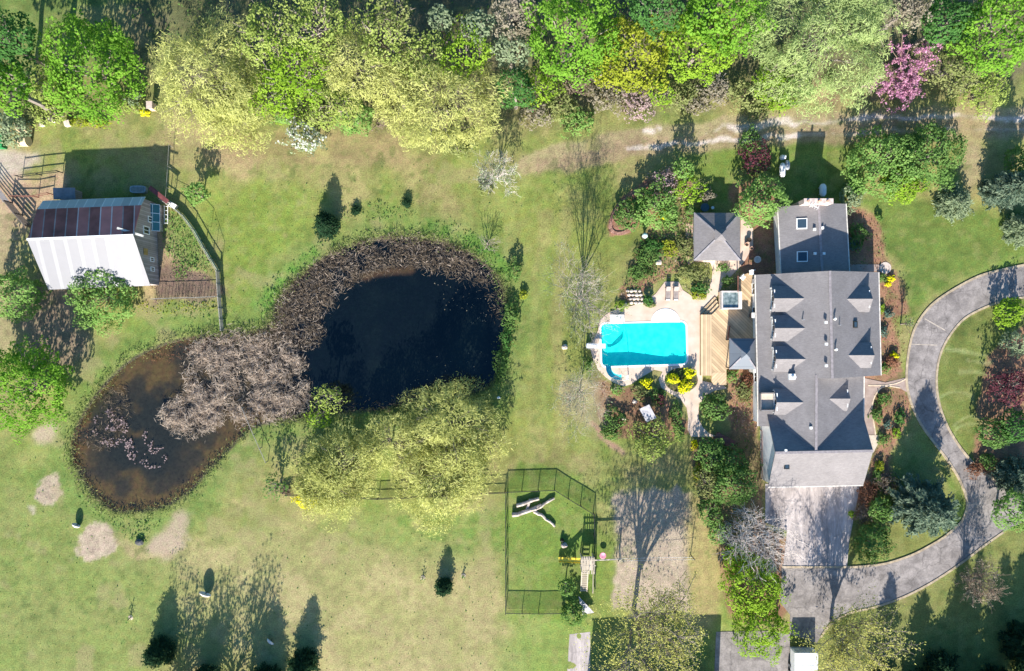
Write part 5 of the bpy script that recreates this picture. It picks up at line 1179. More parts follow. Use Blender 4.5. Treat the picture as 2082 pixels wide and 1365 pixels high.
def sapling_post(px, py, h, label):
    q = G(px, py); t = thing('caged_sapling', q, label, 'sapling', 'young saplings in the pasture'); b = MB(); b.tube([(q.x,q.y,0),(q.x+.05,q.y,h)], [.05,.03], 6); b.build('stem', brownbark, t); rng = nrng()
    P = np.array([q.x, q.y, h*.7])+rng.normal(size=(40,3))*np.array([.16,.16,.28]); leaf_mesh('foliage', P, rng.normal(size=(40,3)), .2, rng, LM('bush'), t)
    b = MB(); b.lathe((q.x,q.y,0), [(.3,0),(.32,.05),(.1,.09)], 12); b.build('mulch_ring', mat('pale_mulch', (.45,.36,.28), .9), t)
sapling_post(266, 1256, .9, 'tiny sapling west of the bottom conifer shadows'); sapling_post(860, 1175, .7, 'thin sapling left of the small pasture conifer'); sapling_post(942, 1171, .7, 'thin sapling right of the small pasture conifer')
boulder(285, 1102, .55, 'dark boulder in the weeds below the small pond', mat('dark_rock', (.09,.09,.09), .9, .2, 2))
# north west corner: bales, blocks, bin
def bale(px, py, label):
    q = G(px, py, .7); t = thing('hay_bale', (q.x, q.y, 0), label, 'hay bale', 'round hay bales'); b = MB(); b.tube([(q.x-.62,q.y,.7),(q.x+.62,q.y,.7)], .68, 18); b.build('roll', mat('dry_hay', (.50,.38,.22), .95, .2, 4, bump=.6, rgb2=(.66,.54,.36)), t)
    b = MB()
    for s in (-.3,.3): b.tube([(q.x+s-.01,q.y,.7),(q.x+s+.01,q.y,.7)], .69, 18)
    b.build('twine', mat('twine', (.2,.15,.1)), t)
bale(49, 262, 'round tan hay bale under the grey green shrub, the farther one'); bale(48, 287, 'round tan hay bale in full sun, the nearer one')
for x, y, s in ((109,246,.6),(141,253,.7),(88,254,.55)):
    t = thing('stone_block', G(x, y), {109:'white square stone block in the hedge north of the barn', 141:'wide pale stone block nearest the bright maple', 88:'brown white stone block nearest the hay bales'}[x], 'block', 'pale blocks in the hedge'); b = MB(); q = G(x, y); b.box((q.x, q.y, .28), (s, s*.9, .6), rz=.3); b.build('block', mat('white_stone', (.56,.48,.42), .9, .15, 3), t)
t = thing('rubbish_bin', G(3, 288), 'green bin cut off by the left edge', 'bin'); q = G(2, 288, .5); b = MB(); b.box((q.x, q.y, .5), (.9,1.7,1.0)); b.build('body', mat('green_plastic', (.01,.17,.05), .5), t); b = MB(); b.box((q.x, q.y, 1.03), (.98,1.8,.07)); b.build('lid', mat('green_plastic2', (.02,.24,.07), .5), t)
t = thing('gate_pier', G(309, 217), 'pale tan stone pier between bright maple and pale willow', 'pier'); q = G(309, 217, .6); b = MB(); b.box((q.x, q.y, .6), (.62,.8,1.2)); b.build('shaft', mat('tan_stone', (.52,.38,.27), .9, .15, 3), t); b = MB(); b.box((q.x, q.y, 1.24), (.75,.92,.1)); b.build('cap', stone_m, t)
t = thing('standpipe', G(1013, 806), 'small white standpipe on the east bank of the pond', 'standpipe'); q = G(1014, 808); b = MB(); b.tube([(q.x,q.y,0),(q.x,q.y,.7)], .15, 10); b.build('pipe', trim_w, t); b = MB(); b.tube([(q.x-.2,q.y,.72),(q.x+.2,q.y,.72)], .1, 8); b.build('elbow', trim_w, t)
for x, y, r, l in ((1148,706,.42,'pale stone alone on the lawn west of the pool'),(1464,846,.35,'pink grey stone in the dark pond bed by the house'),(1338,534,.45,'white rocks among the green perennials'),(1272,620,.3,'white stone at the corner of the rockery'),(1268,851,.3,'white stone in the bed south of the pool'),(1290,817,.35,'white stone on the orange mulch behind the canopy bench')):
    boulder(x, y, r, l, mat('light_stone', (.5,.42,.36)))
for k in range(16):
    x, y = 1276+(k%4)*8+(k//4)*2.5, 592+(k//4)*8; boulder(x, y, .22+.08*rg_.random(), 'one of the pale step stones of the little rockery above the pool', mat('light_stone', (.5,.42,.36)), .14, 'rockery step stones', 'step_stone')
# ------------------------------------------------------------------ trees of the top belt
WB = 'trees of the northern wood belt'
for a in (
 # style, palette, px, py, R, top, label
 ('dense','maple',185,140,100,9.6,'large round bright green maple north of the barn'),
 ('dense','maple',12,178,50,12,'bright green maple cut by the left edge of the photo'),
 ('dense','deep',-40,120,72,12,'added shade crown mostly outside the left edge of the photo'),  # tree added beyond the edge to shade the corner lawn
 ('dense','deep',12,85,60,13,'darker green tree at the left edge above the edge maple'),
 ('loose','spring',98,185,46,5,'thin yellowish small tree between the two bright maples'),
 ('dense','sage',18,262,36,3.5,'grey green bush over the hay bales'),
 ('loose','spring',105,228,34,3,'yellow green scrub bush above the white stone blocks'),
 ('willow','willow',425,165,112,10,'pale yellow willow right of the shaded lawn strip'),
 ('willow','willow',480,235,70,6,'low pale willow lobe reaching over the northern lawn'),
 ('loose','spring',535,70,62,12,'tall thin yellow green tree right of the first willow'),
 ('loose','lime',600,150,70,11,'lime green loose tree in the middle of the wood belt'),
 ('loose','spring',640,50,64,13,'yellow green open tree with pale stems near the top edge'),
 ('loose','lime',560,195,55,8,'lime green small tree beside the pale willow'),
 ('willow','willow',715,130,72,10,'pale feathery tree left of the deep gap in the belt'),
 ('loose','spring',675,205,62,8,'yellow green tree just above the white blossom shrub'),
 ('loose','spring',770,75,56,11,'yellow green tree behind the pale feathery trees'),
 ('loose','olive',800,30,46,11,'olive thin tree at the top edge left of the grey crowns'),
 ('willow','willow',905,205,104,9,'broad pale yellow willow nearest the middle of the belt'),
 ('willow','willow',810,190,62,7,'pale straw coloured willow lobe beside the broad willow'),
 ('loose','lime',945,110,56,9,'lime crown behind the broad pale willow'),
 ('loose','spring',860,120,52,9,'yellow green crown wedged between pale willows'),
 ('dense','fresh',720,240,38,4,'fresh green bush with a red brown neighbour on the belt edge'),
 ('dense','sage',895,38,26,8,'small grey green crown alone in the dark gap'),
 ('dense','sage',972,55,32,9,'larger grey green crown right of the small grey one'),
 ('loose','greige',1050,35,52,10,'grey beige budding tree at the top edge'),
 ('dense','sage',1042,108,40,8,'pale grey green rounded tree left of the bright maple'),
 ('dense','maple',1168,68,98,12,'largest bright green maple of the wood belt'),
 ('dense','gold',1290,112,76,9,'golden yellow green maple between two green maples'),
 ('dense','lime',1425,95,72,9,'lime green maple right of the golden one'),
 ('dense','maple',1468,30,88,12,'bright green maple above the lime one at the top edge'),
 ('dense','deep',1330,15,55,12,'dark green crown at the top edge above the golden maple'),
 ('willow','silver',1660,85,124,11,'huge silvery pale green tree above the house drive'),
 ('willow','silver',1745,40,70,12,'silvery crown lobe right of the huge pale tree'),
 ('loose','lime',1575,165,46,6,'lime small tree under the silvery giant'),
 ('dense','maple',2040,60,88,11,'bright green maple in the top right corner'),
 ('dense','deep',1925,45,52,9,'deep green tree between redbud and corner maple'),
 ('loose','greige',1845,18,44,9,'greige bare looking crown above the pink redbud'),
 ('loose','olive',1945,135,62,6,'olive green spreading bush right of the pink redbud'),
 ('loose','spring',2000,190,48,4,'yellow olive scrub by the track at right'),
 ('dense','deep',1050,185,42,8,'dark green crown in place of the bare tree shadow at the belt edge'),  # added crown whose dark green stands in for the bare tree's shadow
 ('loose','lime',1098,178,40,5,'lime green sapling below the largest maple'),
 ('loose','gold',1225,140,36,6,'yellow leaved small tree left of the golden maple'),
 ('loose','lime',1345,190,30,4,'small lime bush hanging off the golden maple'),
):
    st, pal, x, y, r, zt, lab = a
    tree({'maple':'maple_tree','willow':'willow_tree'}.get(pal, 'tree'), pal, x, y, r, zt, lab, 'tree', WB, st, .31 if st == 'dense' else .30, 1.1, .75)
SC = 'scrub bushes along the belt edge'
for a in (('greige',1240,195,44,34,2.6,'grey beige thicket left of the pinkish bush'),('mauve',1300,210,34,36,2.4,'pinkish grey round bush on the belt edge'),('olive',1380,195,38,30,2.4,'olive scrub bush below the lime maple'),
          ('greige',1455,190,36,26,2.2,'grey twiggy heap of dead branches on the belt edge'),('olive',1520,195,44,32,2.6,'olive bush left of the bare clay patch'),('fresh',1176,245,32,26,1.8,'fresh green round bush alone before the track'),
          ('olive',1140,215,36,30,2.2,'olive bush left of the grey beige thicket'),('brown',1175,165,34,28,2.4,'brown leafless thicket under the largest maple'),('greige',1410,215,30,18,1.4,'low greige scrub by the track bend'),
          ('bush',1620,185,38,24,2.2,'green bush under the silvery giant'),('lime',1590,210,30,18,1.6,'lime low bush above the track stones'),('brown',776,248,16,18,1.8,'dark red brown little bush on bare ground'),
          ('olive',640,235,40,24,2.4,'olive thicket behind the white blossom shrub'),('fresh',565,232,36,24,2.2,'fresh low bush between pale willow and white blossom'),('spring',260,215,30,22,1.8,'yellowish scrub beside the stone pier'),
          ('sage',272,200,16,16,2.2,'grey small bush left of the stone pier'),('yellow',293,230,10,6,.6,'low patch of yellow flowers below the stone pier'),('olive',1540,225,26,18,1.5,'olive tuft near the dark track shadow'),('olive',930,300,36,22,1.6,'low olive fringe under the broad willow'),
          ('greige',1095,235,30,22,1.6,'grey scrub left of the round fresh bush'),('olive',60,215,34,26,2.2,'olive undergrowth between edge maple and hay bales'),('gold',175,250,40,10,.9,'yellow green flowering weeds below the round maple')):
    pal, x, y, rx, ry, z, lab = a; shrub('bush', pal, x, y, rx, ry, z, lab, SC, .30, 1.0, 'bush')
shrub('blossom_shrub', 'sage', 622, 282, 42, 30, 3.0, 'white blossoming shrub at the wood belt edge', None, .28, 1.0, 'shrub', -.35, .65, 'white', .38)
# pink redbud: dark branches thick with blossom
t = thing('redbud', G(1840, 175), 'pink blossoming redbud by the dark tree shadows on the track', 'tree'); rng = nrng(); base = np.array(G(1838, 178)); ls = []; P = []
for px, py, z in ((1785,190,3),(1770,178,3),(1810,150,5),(1840,215,2.5),(1825,195,3.5),(1862,165,4),(1880,100,6),(1905,85,6),(1850,95,6.5),(1815,105,5.5),(1835,70,7),(1895,120,5),(1870,135,5),(1858,190,3),(1800,172,4)):
    q = np.array(G(px, py, z)); pts = limb(ls, base+np.array([0,0,.8]), q, .09, .02, rng, 5, .05)
    for _ in range(12): j = rng.integers(1, 6); e = pts[j]+rng.normal(size=3)*np.array([.9,.9,.5]); limb(ls, pts[j], e, .02, .008, rng, 3, .06); P += [pts[j]*(1-f)+e*f for f in rng.random(26)]
limb(ls, base-np.array([0,0,.2]), base+np.array([0,0,.9]), .16, .12, rng, 3, .02); P = np.array(P)+rng.normal(size=(len(P),3))*.11
wood_mesh('trunk', ls, brownbark, t); leaf_mesh('crown', P, rng.normal(size=(len(P),3))+np.array([0,0,.5]), .24, rng, LM('pink'), t, .7)

# ------------------------------------------------------------------ bare and budding trees
bare_tree('bare_tree', 1180, 606, 9.2, 4.6, 'grey bare tree west of the pool with its fan shadow on the lawn', 'sage', .9, 4, 11, .20, None, twigbark, .85, .18, 4, .13, .85, .009)
bare_tree('bare_tree', 1178, 795, 7.0, 3.3, 'smaller grey bare tree southwest of the pool', 'sage', .8, 4, 9, .18, None, twigbark, .85, .18, 4, .10, .62, .008)
bare_tree('bare_tree', 1520, 1078, 6.6, 4.1, 'silvery bare tree spreading by the parking court', None, 0, 4, 16, .10, None, palebark, .62, .2, 4, .10, .8)
bare_tree('budding_tree', 1288, 1240, 11.0, 6.2, 'tall yellowish budding tree south of the sand court', 'ochre', 9, 4, 9, .28, 'tall budding trees near the bottom edge', bark, .9, .20, 4, .25, 1.3, shell=(6.8, 7.0, 2.8, 4200))
bare_tree('budding_tree', 1690, 1262, 8.4, 5.2, 'yellowish budding tree right of the white trailer', 'ochre', 7, 4, 10, .19, 'tall budding trees near the bottom edge', bark, .8, .20, 4, .21, 1.3, shell=(5.0, 4.9, 2.4, 3200))
bare_tree('bare_tree', 1952, 1168, 4.9, 3.0, 'brown budding bare tree on the shaded lawn south of the drive', 'greige', .7, 4, 12, .2, None, brownbark, .75, .2, 4, .09)
bare_tree('bare_tree', 1012, 365, 5.2, 2.6, 'grey thin tree on the northern lawn with a trunk shadow', 'sage', 1.4, 4, 9, .3, None, palebark, .85, .2, 4, .10)
OB = 'trees beyond the bottom edge'
for x, y, zt, r, lab in ((512,1402,8.6,44,'thin tree beyond the bottom edge with the longest shadow'),(372,1400,8.0,58,'wide tree beyond the bottom edge at the left'),(436,1420,8.6,40,'slim tree beyond the bottom edge between the two others'),(480,1400,6.0,70,'low wide tree beyond the bottom edge'),(385,1395,5.6,60,'low tree beyond the bottom edge left of the low wide one')):
    g = G(x, y); k = H/(H-zt*.72); tree('tree', 'olive', 1041+(x-1041)*k, 682.5+(y-682.5)*k, r, zt, lab, 'tree', OB, 'loose', .26, .55, 1.2)
bare_tree('young_tree', 1831, 660, 2.9, .9, 'young thin tree on the lawn beside the house bed', 'bush', 1.2, 3, 6, .4, None, bark, 1.0, .2, cat='tree')
bare_tree('bare_shrub', 988, 500, 2.2, 1.6, 'grey leafless shrub on the pond north east bank', None, 0, 3, 9, .05, None, bark, .6, cat='shrub')
bare_tree('dead_branches', 1452, 182, 2.2, 2.4, 'heap of dead grey branches leaning from the wood belt', None, 0, 3, 10, .05, None, palebark, .5, cat='branches')

# ------------------------------------------------------------------ conifers
CF = 'small dark conifers in the pasture'
_con = conifer
def conifer(*a, **k):
    if k.get('group') == CF: k.setdefault('leaf', .30); k.setdefault('dens', 1.7); k.setdefault('tier', .24)
    return _con(*a, **k)
conifer('conifer', 668, 462, 3.3, 1.45, 'small dark conifer north of the large pond', group=CF); conifer('conifer', 903, 1190, 2.5, .9, 'small dark conifer alone in the dry pasture', group=CF)
conifer('conifer', 333, 1318, 3.8, 1.6, 'dark conifer at the bottom left, leftmost of the bottom row', group=CF); conifer('conifer', 424, 1372, 4.0, 1.5, 'narrow conifer cut by the bottom edge', group=CF)
conifer('conifer', 546, 1380, 4.8, 2.1, 'broad conifer cut by the bottom edge near the tilted target', group=CF); conifer('conifer', 622, 1344, 4.2, 1.7, 'dark conifer at the bottom edge, rightmost of the row', group=CF)
conifer('conifer', 828, 414, .8, .38, 'tiny dark conifer on the pond north bank', group=CF, leaf=.2); conifer('conifer', 724, 430, .7, .4, 'tiny round dark conifer left of the tiniest one', group=CF, leaf=.2)
SP = 'large spruces on the house side'
conifer('spruce', 1856, 1022, 7.4, 3.4, 'large blue grey spruce between house and drive', 'spruce', SP, 1.2, .46); conifer('spruce', 2022, 395, 7.6, 2.1, 'tall spruce at the right edge whose shadow crosses the track', 'spruce', SP, 1.0, .44)
conifer('spruce', 1930, 418, 2.6, 2.4, 'low spreading grey green spruce on the north east lawn', 'sage', SP, 1.0, .4); conifer('spruce', 2065, 470, 4.0, 2.2, 'grey green spruce at the right edge below the tall one', 'sage', SP)
conifer('spruce', 2052, 965, 4.6, 2.3, 'blue green spruce at the right edge above the drive fork', 'spruce', SP)
OF = 'tall conifers beyond the bottom right'
for x, y, h, r, lab in ((1788,1382,6.8,1.9,'conifer beyond the bottom edge shading the drive'),(1855,1400,6.2,2.4,'broad conifer beyond the bottom edge'),(1930,1402,9.6,2.0,'tallest conifer beyond the bottom edge'),(1957,1425,9.6,1.6,'narrow conifer beside the tallest one'),(2015,1395,8.4,2.8,'broad tall conifer near the lower right corner'),(2090,1330,8.0,3.0,'conifer past the lower right corner'),(2062,1300,5.6,2.2,'shaded conifer inside the lower right corner'),(1905,1345,3.0,1.8,'low shaded conifer on the lower right lawn')):
    conifer('conifer', x, y, h, r, lab, 'pine', OF)

# ------------------------------------------------------------------ middle and lower trees
WL = 'pale willows south of the pond'
for a in (('willow','willow',915,868,90,7.0,'largest pale willow on the south bank of the pond'),('willow','willow',900,968,98,5.2,'pale willow lobe nearest the dog run'),('willow','willow',790,900,56,5,'middle pale willow lobe on the pond bank'),
          ('willow','willow',690,962,84,4.6,'western pale willow south of the pond'),('willow','willow',650,990,50,3,'low pale willow skirt beside the bright yellow bush'),('willow','willow',985,900,42,4.4,'small pale willow lobe at the east end of the bank')):
    st, pal, x, y, r, zt, lab = a; tree('willow_tree', pal, x, y, r, zt, lab, 'tree', WL, st, .36, 1.0, .7)
tree('small_tree', 'spring', 668, 808, 34, 4.2, 'small yellow green forked tree on the pond edge', 'tree', None, 'loose', .3, .9, .5); tree('small_tree', 'lime', 650, 850, 26, 2.6, 'small green tree below the forked one', 'tree', None, 'loose', .3, .8, .6)
tree('small_tree', 'bush', 560, 990, 26, 3.6, 'narrow green tree left of the western willow', 'tree', None, 'loose', .3, .8, .9)
shrub('bush', 'yellow', 619, 1016, 22, 20, 1.4, 'bright yellow bush below the western willow', None, .24)
YD = 'garden and yard trees'
for a in (('dense','fresh',206,605,66,4.6,'light green round tree in front of the white barn roof'),('dense','fresh',30,602,54,5.0,'light green tree at the left edge below the barn'),('dense','maple',48,790,90,7.6,'broad bright green tree at the left edge by the small pond'),
          ('dense','fresh',1548,415,52,5.2,'fresh green tree between garden house and north wing'),('loose','plum',1537,325,34,3.6,'dark red leaved small tree above the fresh green tree'),('dense','bush',1525,285,24,3.0,'green bush on the track edge beside the red leaved tree'),
          ('dense','fresh',1795,330,66,4.6,'left fresh green tree of the big lawn bed'),('dense','bush',1890,318,68,5.2,'right green tree of the big lawn bed'),('dense','lime',1840,372,42,2.6,'yellow green bush at the front of the big lawn bed'),
          ('dense','lime',1532,1190,62,5.2,'lime yellow tree west of the paved drive'),('dense','lime',1548,1282,58,4.6,'lower lime yellow tree beside the pavement'),('dense','fresh',2062,1040,42,5.0,'light green tree on the right edge by the drive'),
          ('loose','plum',2058,790,44,4.6,'dark plum red tree at the right edge of the island lawn'),('dense','lime',2052,637,30,3.0,'lime tree at the top of the island lawn'),('dense','bush',2020,885,34,3.6,'green tree below the plum red one'),('loose','sage',2068,700,34,3.4,'grey green tree between lime and plum trees'),
          ('dense','bush',2072,330,32,3.6,'green tree at the right edge by the track'),('dense','deep',2070,870,34,4.2,'dark green tree behind the plum tree'),('dense','fresh',398,394,25,3.3,'small fresh green tree north of the garden fence'),
          ('dense','fresh',1335,415,48,3.2,'fresh green tree in the curved brick edged bed'),('loose','lime',1400,385,34,3.4,'lime small tree near the garden house corner'),('dense','fresh',1392,345,22,3.8,'little fresh green tree in the bed shadow'),
          ('loose','mauve',1352,372,36,2.6,'pinkish grey tree at the top of the curved bed'),('dense','bush',1283,435,34,2.2,'green shrub tree at the west tip of the curved bed'),
          ('dense','bush',1453,832,31,1.6,'round green shrub island in the path loop'),('loose','spring',1328,897,46,3.0,'yellow green budding tree south of the canopy bench'),('dense','bush',1448,925,34,3.0,'green bush south of the footbridge'),
          ('dense','bush',1492,985,48,4.2,'dark green tree west of the garage'),('loose','olive',1440,985,34,2.6,'olive tree left of the dark garage tree'),('dense','bush',1488,940,32,3.2,'dark shrub tree beside the footbridge'),('dense','bush',1445,1040,28,2.4,'green bush along the sand court side'),
          ('dense','fresh',1462,1085,24,1.8,'fresh bush left of the silvery bare tree'),('dense','lime',1500,1140,34,3.2,'lime bush above the lime yellow tree'),('dense','bush',1775,1105,40,2.4,'green bush at the corner of parking court and drive'),('dense','fresh',1790,1040,26,2.0,'fresh green bush beside the large spruce'),
          ('dense','bush',1165,1250,26,2.2,'green bush at the foot of the play ladder'),('dense','bush',1152,1195,18,2.6,'dark bush between dog run and play tower'),('dense','deep',1560,945,10,1.2,'small dark bush against the garage walk')):
    st, pal, x, y, r, zt, lab = a; tree('plum_tree' if pal == 'plum' else 'tree', pal, x, y, r, zt, lab, 'tree', YD, st, .27, 1.1, .72)
GS = 'small shrubs in the garden beds'
for a in (('bush',1196,742,13,16,1.3,'dark rounded shrub at the west end of the patio'),('bush',1250,858,24,26,1.1,'green shrub on the mulch left of the canopy bench'),('bush',1240,884,18,14,.8,'deep green shrub below that mulch shrub'),('bush',1338,806,16,20,.9,'green shrub between yellow flowers and path'),('plum',1340,812,10,12,1.2,'dark red little shrub beside the path bend'),
          ('bush',1376,842,16,22,.8,'dark green shrub along the path south of the pool'),('fresh',1382,880,13,16,.6,'fresh green shrub near the path end'),('olive',1305,800,20,16,1.0,'olive shrub behind the canopy bench'),('fresh',1252,795,14,10,.7,'little fresh shrub at the patio curve'),
          ('deep',1318,612,12,12,1.0,'dark shrub next to the rockery'),('olive',1319,606+14,14,8,.5,'yellow olive tuft at the rockery edge'),('lime',1264,622,12,9,.6,'lime tuft left of the rockery'),('deep',1425,586,20,10,.9,'dark shrub at the north bed above the stairs'),('gold',1420,600,18,10,.5,'golden tuft below the dark north bed shrub'),
          ('bush',1478,572,12,10,1.0,'green shrub in the bed beside the hot tub'),('fresh',1488,765,12,12,.8,'fresh shrub under the gazebo corner'),('rust',1522,775,14,14,.7,'rusty tuft in the bed against the house'),('olive',1515,800,18,22,.7,'olive shrub in the bed against the house'),
          ('bush',1745,480,22,26,1.0,'shaded green shrub east of the north wing'),('sage',1730,405,24,26,1.4,'sage shrub at the wing north east corner'),('deep',1737,385,18,16,1.3,'deep green shrub north of the sage shrub'),('teal',1735,500,12,12,.6,'blue green hosta in the shade east of the wing'),
          ('bush',1788,442,7,6,.6,'small round bush at the lawn edge'),('bush',1794,565,10,8,.7,'small bush by the stone circle'),('teal',1798,675,9,12,.6,'blue green plant in the east bed'),('teal',1806,640,8,8,.5,'blue green small plant further up the east bed'),('yellow',1812,567,9,6,.5,'yellow flowers by the stone circle'),('yellow',1806,578,6,5,.45,'second yellow flower tuft by the stone circle'),('yellow',1818,724,8,7,.6,'yellow round flowers in the lower east bed'),
          ('bush',1797,748,12,12,.7,'green shrub near the front path'),('rust',1814,735,14,12,.8,'rust red shrub near the front path'),('lime',1792,628,7,9,.5,'lime tuft close to the east wall'),
          ('bush',1795,812,16,14,.6,'green tuft in the round mulch bed'),('bush',1782,845,12,14,.6,'second green tuft in the round mulch bed'),('teal',1803,864,9,9,.5,'blue green plant in the round mulch bed'),('deep',1830,850,10,18,.7,'dark tuft at the drive side of the mulch bed'),('lime',1822,880,10,10,.7,'lime tuft below the mulch bed'),('bush',1796,895,12,12,.7,'green bush by the entry pad'),('gold',1790,950,10,14,.7,'golden tuft east of the garage'),('brown',1800,985,22,24,1.0,'brown shrub east of the garage'),('rust',1765,1005,20,22,1.1,'rusty brown shrub at the garage corner'),('lime',1731,1046,8,7,.6,'round lime bush at the court edge'),('bush',1785,975,10,30,.7,'narrow green strip of shrub along the garage'),('brown',1755,1045,16,22,1.2,'brown twiggy shrub at the court edge'),
          ('yellow',1349,438,13,10,1.3,'bright yellow flowering shrub in the curved bed'),('fresh',1362,452,18,14,1.0,'fresh green shrub right of the yellow shrub'),('bush',1405,430,16,14,1.2,'green shrub at the garden house west wall'),('greige',1437,398,16,14,1.4,'dry greige shrub over the garden house shadow'),('gold',1360,505,18,18,.9,'golden shrub left of the garden house'),('bush',1315,520,26,22,.8,'green perennials on the slope of the bed'),('deep',1330,500,22,16,.8,'deep green perennials above the slope'),('olive',1395,505,18,22,.8,'olive shrub beside the pink path'),('olive',1405,555,28,20,.8,'olive dry shrub in the north bed'),('bush',1300,555,24,18,.7,'green perennials lowest on the slope'),
          ('bush',1470,545,14,10,.8,'brownish green shrub above the hot tub'),('yellow',1412,905,6,10,.6,'yellow tuft beside the south bush'),
          ('bush',1046,552,14,24,1.6,'dark shrub on the east bank of the pond'),('gold',1064,600,8,10,.8,'orange yellow tuft on the pond east bank'),('bush',1040,640,16,30,1.4,'green shrub on the pond east bank'),('bush',1020,740,14,40,1.2,'narrow green shrub strip on the pond east bank'),('deep',1030,690,12,26,1.2,'dark green shrub on the pond east bank'),
          ('rust',1985,955,18,14,.9,'rust shrub by the island lawn tip'),('bush',2010,940,16,18,1.2,'green shrub by the island lawn tip'),('olive',985,385,16,12,.9,'yellow olive tuft under the grey thin tree'),('gold',1418,960,10,18,.7,'golden flowers on the court side bed'),('brown',580,1000,14,10,.9,'brown twiggy bush by the field fence')):
    pal, x, y, rx, ry, z, lab = a; shrub('shrub', pal, x, y, rx, ry, z, lab, GS, .22, 1.25)
YF = 'round shrubs of yellow flowers by the pool'
for x, y, r, lab in ((1370,770,12,'yellow flowering shrub left in the round patio bed'),(1402,760,11,'yellow flowering shrub top right in the round patio bed'),(1391,786,14,'largest yellow flowering shrub in the round patio bed'),(1314,780,11,'yellow flowering shrub outside the round patio bed')):
    shrub('flower_shrub', 'lime', x, y, r, r, 1.0, lab, YF, .2, 1.3, 'shrub', 0, .7, 'yellow', .95)

# ------------------------------------------------------------------ what nobody could count
BAND = [(545,655),(556,618),(592,575),(645,532),(705,498),(785,478),(862,482),(935,500),(985,540),(1010,575),(960,562),(900,556),(845,545),(790,550),(745,562),(705,585),(680,618),(655,650),(652,690),(612,710),(570,690)]
CLUMP = [(370,735),(395,700),(450,680),(520,672),(570,690),(612,715),(622,750),(625,800),(612,840),(560,852),(500,862),(470,850),(420,880),(380,890),(340,862),(332,835),(360,812),(385,790)]
cover('reeds', [CLUMP], 'straw', 105, .70, .95, .085, .7, 1.3, .60, .5, .43)
cover('reeds', [BAND], 'brown', 62, .58, .6, .09, .6, 1.6, .54, .7, .40)
cover('old_reeds', [CLUMP], 'brown', 20, .55, .4, .09, .6, 1.2, .4, .8)
cover('pale_reeds', [BAND], 'straw', 30, .62, .7, .085, .7, 2.6, .60, .6)
cover('dry_reeds', [[(850,500),(935,505),(1000,545),(1030,600),(1020,660),(1000,640),(985,590),(900,552)], [(205,800),(255,780),(262,850),(240,905),(190,915),(175,890),(215,850)],
                    [(630,800),(700,830),(790,815),(880,800),(960,795),(960,812),(800,842),(640,846)], [(180,1000),(225,1035),(220,1048),(170,1005),(140,930),(150,930)]], 'brown', 30, .6, .6, .09, .5, 1.6, .5, .8)
rng = nrng(); q = np.array(smooth_poly(POND, 60)); q = np.array([tuple(G(x, y))[:2] for x, y in q]); q = q[rng.integers(0, len(q), 7500)]; q = q+rng.normal(size=q.shape)*(.25+.5*fbm(q[:, 0], q[:, 1], 3, 5))[:, None]
q = q[fbm(q[:, 0], q[:, 1], 2.2, 6) > .38]; n = len(q)
tag(leaf_mesh('shore_grass', np.column_stack([q, .05+.35*rng.random(n)]), rng.normal(size=(n, 3))*.6+np.array([0, -.3, .6]), .34, rng, LM('olive'), None, .22), kind='stuff')
cover('marsh_grass', [[(300,715),(390,684),(452,676),(450,700),(400,715),(372,735),(300,738)], [(150,950),(145,900),(165,850),(190,830),(180,890),(165,950)]], 'rust', 20, .4, .18, .16, .9, 1.0, .5)
cover('bank_weeds', [[(520,625),(560,555),(660,488),(640,525),(575,590),(545,650)],[(860,460),(925,452),(1020,515),(1045,560),(1010,565),(930,500)],[(1000,560),(1040,560),(1065,600),(1050,680),(1040,800),(1005,800),(1025,680)],
                     [(500,868),(640,850),(760,845),(700,900),(560,905),(500,890)],[(150,1000),(185,1015),(225,1050),(330,1045),(300,1105),(240,1085),(180,1040)],[(340,620),(455,610),(455,640),(330,650)],[(700,420),(800,415),(850,440),(720,455)]], 'bush', 14, .26, .5, .5, .9, 1.4, .5)
cover('lily_pads', [[(255,888),(300,878),(338,905),(336,944),(290,952),(258,925)],[(190,850),(240,830),(262,880),(230,910),(195,890)]], 'mauve', 22, .20, .05, .9, 3, .9, .35, None, .47)
cover('floating_leaves', [[(830,790),(860,745),(900,720),(985,715),(990,770),(960,800),(850,808)],[(880,570),(1000,590),(1000,660),(900,640)],[(655,790),(760,800),(760,815),(660,812)]], 'greige', 2.6, .16, .03, .8, 3, 1.0, .5)
cover('undergrowth', [[(390,150),(420,230),(560,240),(760,235),(1020,250),(1060,170),(1210,215),(1300,200),(1560,190),(1800,200),(1980,160),(1980,40),(1700,150),(1500,150),(1210,150),(1010,130),(760,150),(520,180)]], 'olive', 5.5, .34, 1.3, .55, .8, 2.5, .5)
cover('forest_litter', [[(390,-20),(2082,-20),(2082,120),(1800,60),(1200,100),(700,120),(390,130)]], 'bush', 3.0, .36, .9, .55, .8, 2.5, .55)
cover('border_plants', [[(1262,582),(1300,520),(1335,450),(1400,400),(1412,430),(1412,525),(1350,565),(1300,600)]], 'fresh', 22, .22, .5, .55, .9, 1.2, .45)
cover('garden_plants', [[(1262,582),(1335,455),(1400,400),(1412,525),(1350,565),(1300,600)],[(1345,430),(1412,410),(1412,530),(1345,500)],[(1490,755),(1536,755),(1536,890),(1490,880)],[(340,430),(390,465),(440,548),(375,548),(335,500)]], 'bush', 17, .2, .45, .6, .9, 1.0, .5)
cover('kitchen_garden_plants', [[(335,430),(352,430),(392,465),(440,548),(372,548),(330,500)],[(350,535),(372,530),(385,560),(360,575)]], 'fresh', 34, .26, .6, .5, .9, 1.0, .42)
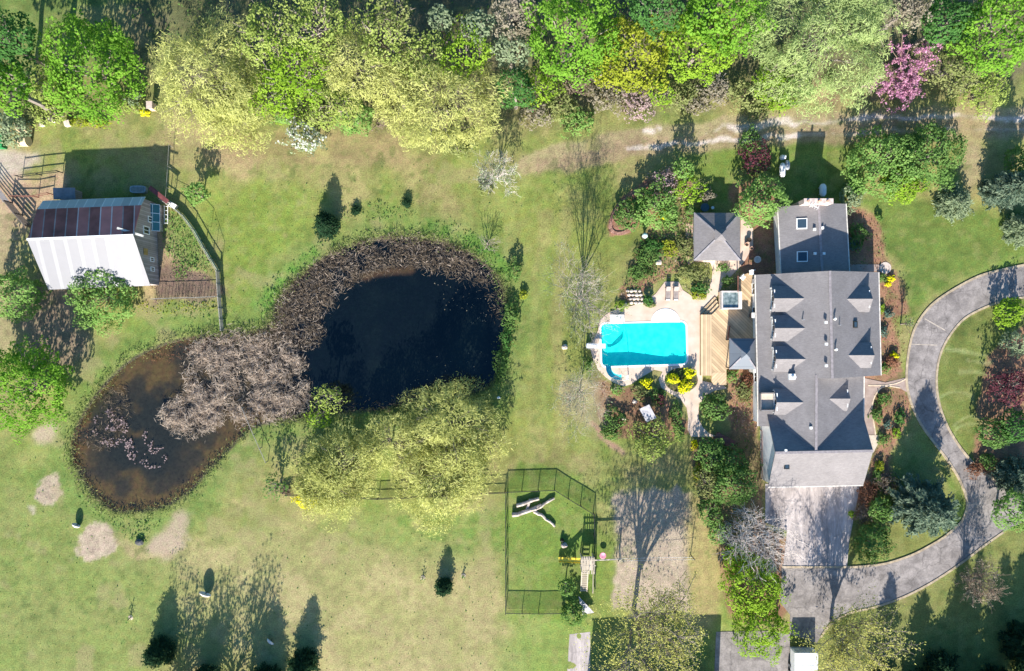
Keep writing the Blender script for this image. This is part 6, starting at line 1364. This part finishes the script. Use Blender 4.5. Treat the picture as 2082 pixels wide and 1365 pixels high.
cover('old_stalks', [[(320,530),(440,552),(446,604),(320,606)]], 'brown', 22, .3, .6, .18, .5, .9, .5)
cover('round_bed_greens', [[(1385+33*math.cos(a), 773+24*math.sin(a)) for a in np.linspace(0, 6.28, 13)[:-1]]], 'bush', 45, .2, .4, .6, .9, .8, .35)
cover('dry_perennials', [[(1345,480),(1412,440),(1448,560),(1405,605),(1345,575)],[(1490,780),(1536,770),(1536,890),(1500,870)],[(1470,545),(1500,540),(1500,590),(1466,592)],[(1262,590),(1310,590),(1320,618),(1280,618)]], 'straw', 14, .2, .35, .5, .8, .9, .5)
cover('bed_plants', [[(1725,440),(1770,440),(1800,480),(1806,540),(1760,540),(1728,500)],[(1793,600),(1840,600),(1835,740),(1797,760)],[(1778,805),(1845,800),(1848,850),(1815,900),(1785,880)],[(1800,900),(1820,960),(1790,1040),(1745,1050),(1760,980)]], 'bush', 4.5, .2, .35, .6, .9, .8, .75)
cover('mulch_litter', [[(1215,775),(1245,792),(1295,790),(1340,860),(1320,890),(1250,880)],[(1725,440),(1770,440),(1800,480),(1806,540),(1840,590),(1835,740),(1797,760),(1790,560),(1728,545)],[(1778,805),(1845,800),(1848,850),(1815,900),(1790,1040),(1745,1050),(1785,900)],[(1236,470),(1250,425),(1300,382),(1320,385),(1262,440),(1258,476)]], 'rust', 14, .18, .06, .5, 1.2, .8, .45)
cover('court_side_plants', [[(1420,895),(1540,900),(1552,985),(1540,1050),(1490,1120),(1450,1060),(1425,970)]], 'bush', 12, .26, .8, .6, .8, 1.4, .55)
cover('yellow_weeds', [[(290,612),(440,612),(430,630),(330,640),(285,632)]], 'gold', 20, .22, .35, .6, .9, 1.0, .5)
cover('pasture_weeds', [[(0,930),(120,930),(300,1100),(680,1060),(1025,1040),(1025,1365),(0,1365)],[(420,400),(1020,330),(1130,430),(1030,520),(800,430),(560,520),(460,640)],[(1035,1010),(1200,1050),(1200,1220),(1035,1235)]], 'bush', .9, .18, .10, .7, 1.0, 2.2, .7)
